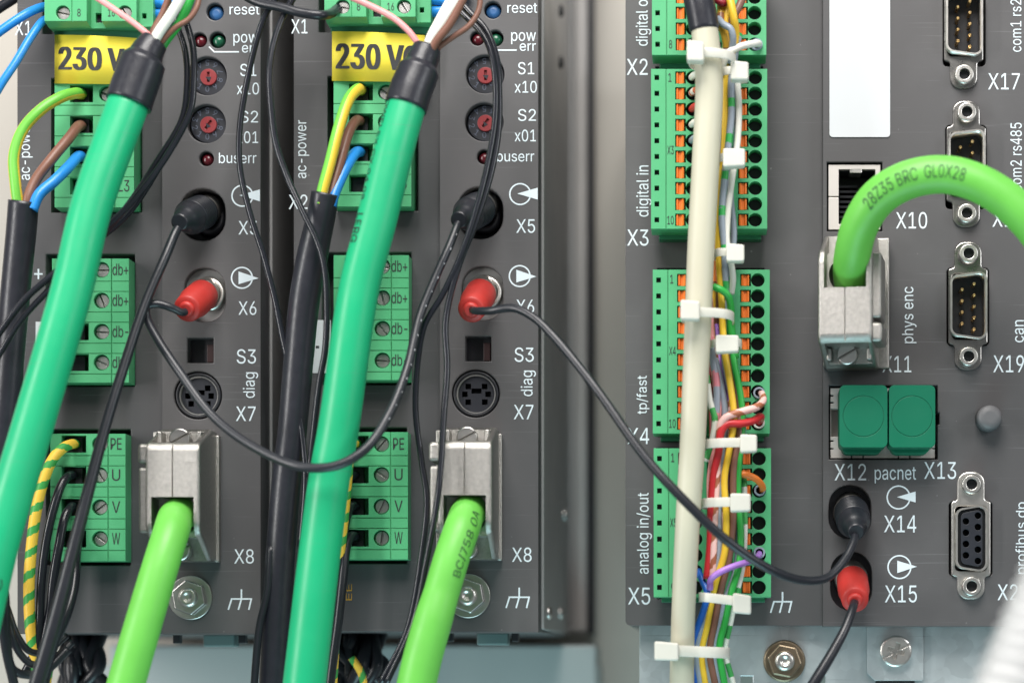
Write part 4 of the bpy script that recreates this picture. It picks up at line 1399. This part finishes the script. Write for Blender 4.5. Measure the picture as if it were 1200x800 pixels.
# ---- thin black wires
TB = 'thin black control wires over the drives'
for label, pts, r in (
        ('thin black wire curving past the left rotary switches, the outer of two', [(196, -20, 60), (215, 18, 66), (226, 55, 70), (227, 95, 72), (223, 130, 72), (196, 182, 74), (162, 228, 78), (130, 262, 82), (95, 293, 86), (58, 325, 92), (30, 350, 96), (-2, 392, 100), (-20, 420, 100)], 4.3),
        ('thin black wire curving past the left rotary switches, the inner of two', [(190, -18, 56), (206, 26, 62), (217, 60, 64), (219, 100, 66), (213, 140, 66), (182, 192, 68), (156, 232, 72), (126, 270, 76), (90, 308, 80), (52, 345, 88), (24, 376, 92), (0, 414, 96), (-18, 445, 96)], 4.0),
        ('thin black wire hugging the left pair, ending under the emerald cable', [(228, 60, 52), (223, 110, 52), (212, 148, 54), (178, 212, 58), (148, 254, 62), (112, 284, 68), (88, 302, 72)], 3.2),
        ('thin black wire hanging straight in the gap between the drives', [(330, -10, 60), (312, 16, 62), (300, 50, 60), (289, 98, 56), (281, 150, 54), (281, 195, 54), (293, 250, 56), (309, 300, 56), (322, 350, 56), (330, 390, 56), (342, 445, 58), (353, 500, 60), (358, 560, 62), (352, 640, 62)], 4.0),
        ('thin black wire swinging right over the black mains sleeve between the drives', [(345, -4, 66), (333, 17, 68), (321, 50, 72), (316, 84, 76), (318, 130, 78), (323, 167, 80), (336, 206, 82), (355, 248, 86), (372, 284, 88), (380, 313, 90), (383, 360, 90), (381, 410, 88), (374, 450, 86), (368, 500, 82), (362, 560, 80)], 4.2),
        ('thin black wire curving behind the middle rotary switches then down left', [(520, -6, 60), (546, 20, 70), (562, 36, 74), (573, 55, 76), (580, 90, 78), (580, 140, 78), (573, 185, 80), (561, 235, 84), (541, 297, 86), (518, 346, 86), (498, 380, 84), (490, 420, 80), (487, 480, 78), (494, 540, 78), (500, 585, 80), (494, 648, 84), (477, 738, 92), (446, 800, 100)], 4.0),
        ('thin black wire beside the middle rotary switches falling straight past the hood', [(528, -10, 58), (552, 16, 66), (570, 36, 70), (582, 68, 72), (585, 110, 73), (584, 155, 74), (575, 205, 78), (557, 262, 82), (540, 305, 84), (528, 345, 86), (522, 380, 88), (524, 430, 92), (520, 488, 102), (517, 540, 112), (512, 590, 116), (500, 655, 112), (484, 730, 108), (452, 802, 106)], 4.2),
        ('black wire leaning out of the gap at the foot of the left drive', [(318, 640, 58), (314, 690, 60), (304, 735, 62), (298, 800, 64), (296, 830, 64)], 5.0)):
    simple('control_wire', label, 'wire', pts, r * .9, BLACKW if r < 4.6 else BLACKR, TB)
simple('control_cable', 'black cable lying across the top of the gap between the drives', 'cable',
       [(262, -22, 56), (300, 2, 66), (330, 9, 74), (352, 15, 78), (376, 18, 78), (388, 16, 60), (396, 10, 40)], 5.5, BLACKR)
simple('control_cable', 'black cable end in the top left corner over the wall', 'cable', [(-20, 22, -40), (0, 9, -42), (20, -4, -44), (36, -16, -46)], 6, BLACKR)

# ---- blue supply wires at the top plugs
BW = 'blue supply wires at the top green plugs'
for label, pts, r in (
        ('upper of the two blue wires entering from the left edge', [(58, 8, -6), (48, 9, 14), (30, 17, 34), (0, 37, 46), (-24, 56, 50)], 5.2),
        ('lower of the two blue wires entering from the left edge, hanging steeply', [(58, 24, -6), (50, 25, 20), (36, 44, 38), (18, 74, 50), (2, 98, 56), (-14, 126, 58)], 4.8),
        ('upper blue stub on the right flank of the left green plug', [(166, 5, 4), (178, 3, 14), (192, 4, 18), (206, 2, 16), (222, -10, 10)], 6.4),
        ('lower blue stub on the right flank of the left green plug', [(166, 18, 4), (178, 17, 12), (190, 16, 14), (204, 10, 10), (216, -6, 4)], 6.4),
        ('upper blue stub on the right flank of the middle green plug', [(492, 2, 4), (505, 0, 14), (520, 1, 18), (534, -2, 16), (550, -12, 10)], 6.0),
        ('lower blue stub on the right flank of the middle green plug', [(492, 16, 4), (506, 14, 12), (518, 13, 14), (532, 6, 10), (544, -8, 4)], 6.4)):
    simple('supply_wire', label, 'wire', pts, r, C_BLUE, BW)

# ---- motor wires
MW = 'motor wires on the PE U V W plugs'
for label, pts, r, m in (
        ('spiral yellow and green earth wire bowing down on the far left drive', [(90, 520, -6), (84, 520, 14), (75, 524, 26), (63, 536, 36), (52, 560, 42), (43, 595, 46), (37, 640, 48), (34, 690, 50), (36, 740, 50), (41, 775, 48), (46, 830, 46)], [5.6, 5.8, 6, 6.2, 6.4, 6.6, 6.6, 6.6, 6.4, 6.2, 6], PE_BAND),
        ('shiny black wire from terminal U of the far left drive', [(88, 557, -6), (81, 557, 16), (73, 566, 28), (62, 598, 38), (53, 640, 42), (48, 685, 44), (46, 730, 46), (40, 765, 48), (28, 790, 50)], 5.2, BLACKW),
        ('shiny black wire from terminal V of the far left drive', [(88, 593, -6), (83, 594, 14), (76, 606, 26), (69, 640, 34), (62, 680, 38), (58, 720, 42), (50, 760, 44), (44, 830, 46)], 5.4, BLACKW),
        ('black wire from terminal W of the far left drive, half behind the hanging lead', [(88, 630, -6), (90, 634, 18), (89, 650, 40), (86, 690, 60), (76, 725, 74), (62, 758, 80), (52, 800, 84), (50, 835, 84)], 6.0, BLACKW),
        ('spiral yellow and green earth wire peeping out beside the middle emerald cable', [(420, 520, -6), (414, 519, 12), (410, 530, 24), (408, 556, 34), (405, 590, 38), (400, 640, 40), (396, 700, 42), (388, 830, 44)], 5.4, PE_BAND),
        ('black wire from terminal U of the middle drive, mostly hidden', [(419, 556, -6), (412, 558, 10), (404, 572, 22), (398, 610, 30), (390, 680, 34), (380, 830, 36)], 5, BLACKW),
        ('black wire from terminal V of the middle drive', [(419, 593, -6), (412, 593, 14), (406, 606, 28), (401, 640, 38), (396, 690, 44), (386, 760, 46), (380, 830, 48)], 5.4, BLACKW),
        ('black wire from terminal W of the middle drive, lowest of its plug', [(419, 630, -6), (412, 628, 16), (406, 640, 32), (402, 675, 44), (396, 730, 52), (388, 790, 56), (384, 830, 58)], 5.6, BLACKR)):
    simple('motor_wire', label, 'wire', pts, r, m, MW)

# ---- black loops at the bottom left, and the dark bundles under the drives
LL = 'black looped wires at the lower left'
for label, pts, r in (
        ('black loop lowest in the bottom left corner', [(-14, 560, 120), (-2, 640, 122), (6, 700, 124), (8, 750, 122), (14, 782, 112), (30, 790, 96), (52, 786, 84), (80, 760, 70)], 5.2),
        ('black loop second from the bottom in the left corner', [(-20, 600, 100), (2, 690, 102), (14, 745, 100), (24, 766, 92), (38, 778, 84), (60, 774, 70), (84, 752, 50)], 4.4),
        ('black loop third from the bottom in the left corner', [(-16, 660, 84), (6, 706, 84), (20, 744, 80), (34, 762, 72), (52, 764, 60), (78, 744, 40)], 4.2),
        ('steep black wire rising along the left edge past the emerald cable', [(8, 660, 130), (4, 690, 130), (2, 720, 128), (8, 765, 120), (16, 800, 112), (20, 830, 110)], 5.6)):
    simple('looped_wire', label, 'wire', pts, r, BLACKR, LL)


def bundle(label, x0, x1, y0, d, seed, extra=None):
    t = thing('cable_bundle', label, 'cable bundle', W((x0 + x1) / 2, 850, d), 'dark cable bundles under the drives')
    rnd = random.Random(seed)
    for i in range(15):
        u = rnd.random()
        xa = x0 + (x1 - x0) * u
        pts = [(xa + rnd.uniform(-14, 14), y0 - 30, d - 90 + rnd.uniform(-10, 10)), (xa + rnd.uniform(-10, 10), y0 + 2 + rnd.uniform(-4, 8), d + rnd.uniform(-24, 6)),
               (xa + rnd.uniform(-14, 14), y0 + 28, d + rnd.uniform(-10, 24)), (xa + rnd.uniform(-20, 20), y0 + 60, d + rnd.uniform(-10, 20)), (xa + rnd.uniform(-24, 24), y0 + 110, d)]
        mb, _, _ = cable(pts, rnd.uniform(5, 9), 12, 8)
        mb.build('cable_strand', BLACKR, t)
    if extra:
        mb, _, _ = cable(extra, 4.5, 12, 8)
        mb.build('core_wire', PE_BAND, t)


bundle('dark bundle of cables under the far left drive', 78, 118, 752, -110, 5, [(60, 770, -60), (57, 790, -50), (50, 830, -40)])
bundle('dark bundle of cables under the middle drive beside the lime cable', 402, 440, 752, -110, 11, [(412, 770, -60), (424, 790, -60), (428, 830, -60)])

# ------------------------------------------------------------------ the wiring loom on the controller
ct = thing('control_cable', 'thick beige cable with black sleeve running down over the green plug column', 'cable', W(799, 830, 100))
mb, _, _ = cable([(824, 22, 104), (826.5, 42, 104), (831, 94, 105), (827, 190, 106), (821.5, 290, 106), (817, 400, 106), (811, 530, 106), (806.5, 600, 104), (801.5, 700, 96), (800, 745, 88), (799, 800, 78), (799, 840, 70)],
                 [15.5, 16, 16.3, 16.3, 16, 15.6, 15, 14.5, 14, 14, 14.5, 14.5], 28, 10)
mb.build('sheath', BEIGE, ct)
mb, _, _ = cable([(813, -40, 103), (818, -5, 103.5), (822, 15, 104), (825, 33, 104), (825.4, 36, 104)], [18, 18, 18, 17.6, 16.6], 28, 8)
mb.build('shrink_sleeve', SHRINK, ct)
WL = 'coloured loom wires beside the beige cable'
for label, pts, r, m in (
        ('yellow wire, the long bright one running the whole loom', [(852, -20, 70), (851, 30, 74), (850, 95, 72), (849, 170, 74), (843, 235, 76), (842, 285, 76), (845, 340, 76), (849, 410, 78), (856, 452, 82), (860, 490, 84), (855, 525, 84), (849, 560, 84), (851, 604, 84), (849, 648, 84), (838, 684, 82), (828, 735, 74), (822, 764, 70), (826, 800, 66), (832, 840, 62)], 3.6, C_YELLOW),
        ('brown wire right of the yellow one in the lower loom', [(852, 400, 64), (866, 470, 72), (866, 510, 78), (860, 546, 80), (859, 611, 80), (854, 655, 80), (846, 686, 78), (838, 727, 72), (832, 764, 68), (838, 800, 64), (845, 840, 60)], 3.8, C_BROWN),
        ('green wire on the right flank of the lower loom', [(848, 368, 66), (856, 390, 68), (861, 430, 70), (868, 465, 74), (870, 500, 76), (866, 540, 78), (865, 582, 78), (868, 626, 78), (866, 662, 80), (857, 694, 80), (850, 727, 74), (843, 758, 70), (849, 800, 66), (856, 840, 62)], 3.6, C_GREEN),
        ('grey wire left of the yellow one in the lower loom', [(838, 420, 74), (846, 456, 76), (850, 492, 78), (845, 540, 80), (842, 600, 80), (842, 650, 80), (832, 690, 80), (823, 730, 74), (816, 764, 70), (820, 800, 66), (826, 840, 62)], 3.6, C_GREY),
        ('second grey wire, between the brown and green ones at the bottom', [(868, 470, 62), (871, 500, 66), (864, 560, 70), (866, 610, 70), (862, 670, 74), (851, 700, 76), (844, 730, 70), (837, 764, 66), (843, 800, 62), (850, 840, 58)], 3.4, C_GREY),
        ('deep blue wire coming out left of the loom at the bottom', [(818, 668, 66), (824, 682, 76), (829, 695, 82), (824, 716, 80), (815, 742, 74), (810, 764, 70), (815, 798, 66), (822, 840, 62)], 3.6, C_DBLUE),
        ('white wire with green bands at the right edge of the lower loom', [(872, 560, 66), (873, 620, 68), (870, 665, 70), (862, 700, 72), (856, 730, 68), (850, 762, 64), (858, 796, 60), (868, 840, 56)], 3.0, WHITEGREEN),
        ('red wire plugged in near the bottom of the tp/fast plug', [(888, 495, 16), (890, 494, 40), (891, 488, 66), (882, 493, 82), (868, 496, 90), (852, 497, 92), (845, 506, 92), (842, 530, 90), (836, 556, 86), (833, 600, 84), (832, 640, 82), (828, 678, 80)], [4, 4, 4.2, 4.2, 4.2, 4.2, 4.2, 4.2, 4, 4, 4, 4], C_RED),
        ('pink wire with brown bands arching out of the tp/fast plug above the red one', [(888, 460, 16), (892, 460, 40), (894, 470, 68), (886, 477, 84), (870, 482, 92), (852, 488, 94), (845, 497, 92), (842, 520, 86), (840, 560, 84), (838, 600, 84), (836, 650, 84), (834, 690, 80)], [3.6, 3.6, 3.8, 4, 4, 4, 4, 3.8, 3.8, 3.6, 3.6, 3.4], PINKBROWN),
        ('grey wire with pink bands inside the loom beside the beige cable', [(832, 395, 78), (836, 425, 80), (840, 452, 82), (840, 480, 82), (839, 505, 82), (845, 560, 72), (848, 620, 70), (842, 670, 70)], 3.8, GREYPINK),
        ('yellow wire with brown bands deep in the loom behind the pink banded one', [(836, 330, 62), (836, 400, 62), (848, 440, 64), (852, 480, 66), (851, 510, 66), (858, 570, 64), (856, 640, 64)], 3.4, YELBROWN),
        ('plain grey wire deep in the upper loom, ending in the middle', [(858, 60, 60), (861, 110, 60), (864, 160, 60), (856, 220, 62), (860, 280, 62), (850, 330, 66), (848, 390, 70), (850, 430, 74), (858, 465, 76)], 3.4, C_GREY),
        ('dark red wire deep in the loom left of the pink banded grey one', [(830, 380, 66), (832, 420, 68), (833, 460, 70), (835, 500, 72), (834, 560, 72), (836, 620, 72), (836, 670, 70)], 3.4, C_DRED),
        ('brown wire tucked against the beige cable halfway down', [(842, 300, 58), (840, 350, 58), (839, 400, 60), (844, 450, 62), (846, 500, 64), (849, 560, 66), (850, 620, 66), (844, 690, 66)], 3.6, C_BROWN),
        ('pink wire running beside the beige cable at the tp/fast plug', [(832, 350, 74), (834, 400, 76), (837, 440, 78), (842, 480, 80), (838, 520, 78), (832, 560, 74), (834, 620, 70)], 3.3, C_PINK),
        ('orange wire deep in the loom, between the tp/fast and lowest plugs', [(846, 395, 60), (852, 440, 62), (860, 480, 62), (858, 520, 64), (850, 580, 64), (846, 640, 64)], 3.3, C_ORANGE),
        ('pink and brown wire under the bright yellow one at the lowest plug', [(856, 470, 70), (852, 510, 74), (848, 560, 76), (847, 610, 76), (843, 660, 76), (834, 700, 72)], 3.2, PINKBROWN),
        ('violet wire deep in the loom beside the tp/fast plug', [(840, 380, 62), (846, 430, 64), (853, 470, 66), (856, 510, 66), (852, 560, 66), (846, 620, 66)], 3.4, C_VIOLET),
        ('white wire with green bands half hidden low beside the tp/fast plug', [(828, 440, 80), (832, 470, 82), (838, 490, 84), (836, 510, 82), (828, 540, 74)], 3.6, WHITEGREEN),
        ('orange wire deep in the loom beside digital in', [(840, 60, 60), (843, 110, 60), (842, 170, 60), (838, 230, 62), (836, 290, 62), (838, 340, 60)], 3.4, C_ORANGE),
        ('brown wire behind the bright yellow one beside digital in', [(856, 70, 58), (850, 120, 60), (848, 180, 62), (846, 240, 62), (850, 290, 62), (846, 340, 60)], 3.4, C_BROWN),
        ('violet wire slanting from the lowest green plug into the loom', [(888, 645, 14), (890, 648, 40), (887, 653, 62), (876, 658, 80), (860, 663, 92), (842, 671, 96), (833, 679, 92), (832, 690, 86)], 3.4, C_VIOLET),
        ('orange wire plugged into the third hole of the lowest green plug', [(888, 573, 14), (893, 574, 36), (893, 569, 56), (886, 561, 70), (874, 556, 76), (864, 556, 72), (858, 566, 68)], 3.6, C_ORANGE),
        ('short green wire poking out under the second cable tie clamp', [(836, 336, 92), (844, 339, 94), (852, 345, 92), (856, 356, 86), (857, 380, 76), (862, 420, 68)], 3.8, C_GREEN),
        ('grey wire with green bands in the upper loom', [(866, 40, 62), (861, 66, 68), (857, 95, 74), (857, 135, 76), (854, 165, 78), (849, 210, 80), (846, 254, 82), (849, 290, 82), (850, 318, 80), (852, 350, 76)], 3.7, GREYGREEN),
        ('white wire in the upper loom, right of the banded grey one', [(864, 92, 72), (866, 130, 74), (864, 170, 76), (858, 210, 78), (853, 250, 80), (852, 285, 82), (856, 305, 84), (859, 325, 82), (857, 344, 74)], 3.3, C_WHITE),
        ('white wire plugged into the topmost green plug beside the beige cable', [(884, 52, 14), (889, 52, 38), (886, 51, 58), (874, 53, 74), (862, 57, 84), (852, 64, 86), (846, 80, 80)], 3.8, C_WHITE),
        ('yellow wire with brown bands bowing out at the top of the loom', [(842, -16, 66), (845, 10, 72), (845, 28, 76), (850, 44, 78), (852, 60, 74), (848, 90, 64)], 4.2, YELBROWN),
        ('yellow wire crossing right at the top of the loom', [(852, -16, 80), (857, 6, 86), (860, 22, 86), (862, 40, 78), (858, 64, 68)], 4.2, C_YELLOW),
        ('brown wire crossing behind the yellow ones at the top of the loom', [(876, -14, 66), (866, 8, 72), (858, 24, 76), (859, 40, 76), (864, 60, 68)], 4.0, C_BROWN),
        ('grey wire bowing around the beige cable just under its black sleeve', [(842, 22, 80), (848, 29, 88), (856, 34, 92), (859, 44, 90), (858, 56, 84), (854, 74, 76)], 3.6, C_GREY),
        ('dark red wire end at the top behind the black sleeve', [(832, -10, 74), (840, 0, 80), (848, 4, 80), (852, -6, 72), (856, -18, 66)], 4, C_DRED)):
    simple('loom_wire', label, 'wire', pts, [q * 1.12 for q in r] if isinstance(r, list) else r * 1.12, m, WL, n=12)
FW = 'short wires entering the hidden row of holes'
for label, y, m, m2 in (('white wire end in the top hole of the ten-row plug beside digital in', 91, C_WHITE, None),
                        ('white wire end with red bands in the second hole beside digital in', 109.5, WHITERED, None),
                        ('red wire end in the third hole beside digital in', 128, C_RED, None),
                        ('white wire end in the fourth hole beside digital in', 146.5, C_WHITE, None),
                        ('grey wire end in the fifth hole beside digital in', 165, C_GREY, None)):
    simple('ferrule_wire', label, 'wire', [(811, y, 14), (811, y - .5, 46), (814, y - 3, 62), (821, y - 5, 72), (829, y - 4, 74), (836, y + 6, 72)], 4, m, FW, n=12)
# ferrule collars of the plugged wires
FC = 'crimp collars of the plugged wires'
for label, x, y, m in (('blue grey collar around the white wire in the topmost plug', 887, 52, C_GREY), ('blue grey collar around the pink wire in the tp/fast plug', 889.5, 460, C_GREY),
                       ('pale collar around the red wire in the tp/fast plug', 889.5, 495, C_WHITE), ('blue grey collar around the orange wire in the lowest plug', 890.5, 574, C_GREY),
                       ('violet grey collar around the violet wire in the lowest plug', 890, 647, C_GREY)):
    X, Y = fx(x, 46), fy(y, 46)
    o = MB().ring(circ(X, Y, 6.6, 24), circ(X, Y, 4.6, 24), 24, 47).build('crimp_collar', m)
    tag(o, label, 'collar', FC)


# ---- cable ties
def tie(label, ring, head, tilt=0.0, hgt=9.5):
    """ring: (x0, x1, y, d0, d1) of the strap loop; head: seen box (x0, x1, y0, y1)"""
    x0, x1, y, d0, d1 = ring
    dm = (d0 + d1) / 2
    t = thing('cable_tie', label, 'cable tie', W((x0 + x1) / 2, y + 8, dm), 'white nylon cable ties on the loom')
    X0, X1, Yc = fx(x0, d1), fx(x1, dm + (d1 - dm) * .5), fy(y, d1)
    n = 56
    mb = MB()
    cxx, rx, rd = (X0 + X1) / 2, (X1 - X0) / 2, (d1 - d0) / 2
    for i in range(n):
        th = 2 * math.pi * i / n
        c, s = math.cos(th), math.sin(th)
        c2, s2 = math.copysign(abs(c) ** .72, c), math.copysign(abs(s) ** .72, s)
        for dr in (0, 1.5):
            for q in (-1, 1):
                x = cxx + c2 * (rx + dr); d = dm + s2 * (rd + dr)
                mb.v.append((x, Yc + q * hgt / 2 * K(d1) + tilt * (x - cxx), d))
    for i in range(n):
        a, b = 4 * i, 4 * ((i + 1) % n)
        mb.face((a, a + 1, b + 1, b), smooth=True); mb.face((a + 2, b + 2, b + 3, a + 3), smooth=True)
        mb.face((a, b, b + 2, a + 2)); mb.face((a + 1, a + 3, b + 3, b + 1))
    mb.build('strap', NYLON, t, bevel=.4)
    hx0, hx1, hy0, hy1 = head
    hy0, hy1 = hy0 + 1.2, hy1 - 1.2
    hx0, hx1 = hx0 + .8, hx1 - .8
    hd = d1 + 1
    a0, a1, b0, b1 = fx(hx0, hd + 14), fx(hx1, hd + 14), fy(hy0, hd + 14), fy(hy1, hd + 14)
    k = tilt * (a1 - a0) / 2
    poly = [(a0, b0 - k), (a1, b0 + k + 1.2), (a1, b1 + k - .6), (a0, b1 - k)]
    left = (hx0 + hx1) / 2 < (x0 + x1) / 2
    my = (b0 + b1) / 2
    cut = MB()
    if left:
        cut.box(a0 - 3, a0 + 5, my - 5, my + 5, hd + 4, hd + 9)
    else:
        cut.box(a1 - 5, a1 + 3, my - 5, my + 5, hd + 4, hd + 9)
    MB().prism(rounded(poly, 2.4, 3), hd - 3, hd + 15).build('tie_head', NYLON, t, cutter=cut, bevel=2.2, seg=3)


tie('cable tie with its head left of the beige cable, just under the black sleeve', (808, 861, 62, 60, 128), (804, 826, 46, 73), .07, 11)
tie('small cable tie with its head above the first right-hand orange lever', (846, 876, 83, 56, 96), (855.5, 878, 70, 95), .04)
tie('small cable tie on the thin wires halfway down the ten-row plug', (840, 872, 184, 58, 98), (846.5, 874, 172, 196.5), -.03)
tie('small cable tie on the thin wires in the gap above the tp/fast plug', (838, 870, 295.5, 58, 98), (850.5, 873, 284, 307.5), .03)
tie('cable tie with its head left of the beige cable, beside the tp/fast plug', (799, 859, 366, 58, 130), (796.5, 821, 350, 376), .05, 11)
tie('small cable tie below the short green wire, beside the tp/fast plug', (834, 868, 401, 56, 98), (838, 866.5, 390.5, 414), -.03)
tie('cable tie in the gap under the tp/fast plug with its head at the right', (826, 884, 518.5, 58, 104), (866.5, 888, 507, 531), -.02, 11)
tie('cable tie on the lower loom with its head over the orange lever column', (823, 876, 588, 58, 102), (855, 880.5, 576, 600.5), -.02, 11)
tie('cable tie at the foot of the lowest green plug, head tilted right', (820, 876, 702, 56, 102), (858, 881, 694, 720), .12, 11)
tie('cable tie with its head over the steel plate, lowest on the loom', (772, 854, 763, 36, 104), (766, 796, 750, 775), .04, 13)

# ---- white corrugated hose close to the lens
hp_ = [(1330, 480, 600), (1291, 570, 620), (1256, 655, 640), (1226, 728, 655), (1196, 800, 670), (1160, 885, 690)]
w_ = [W(*p) for p in hp_]
path = smooth_path(w_, 40)
rr = [(36 + 3.6 * math.cos(i * 0.65)) for i in range(len(path))]
hose = MB().tube(path, rr, 36).build('corrugated_hose', HOSEM)
tag(hose, 'blurred white corrugated hose in the lower right corner, nearest the viewer', 'hose')
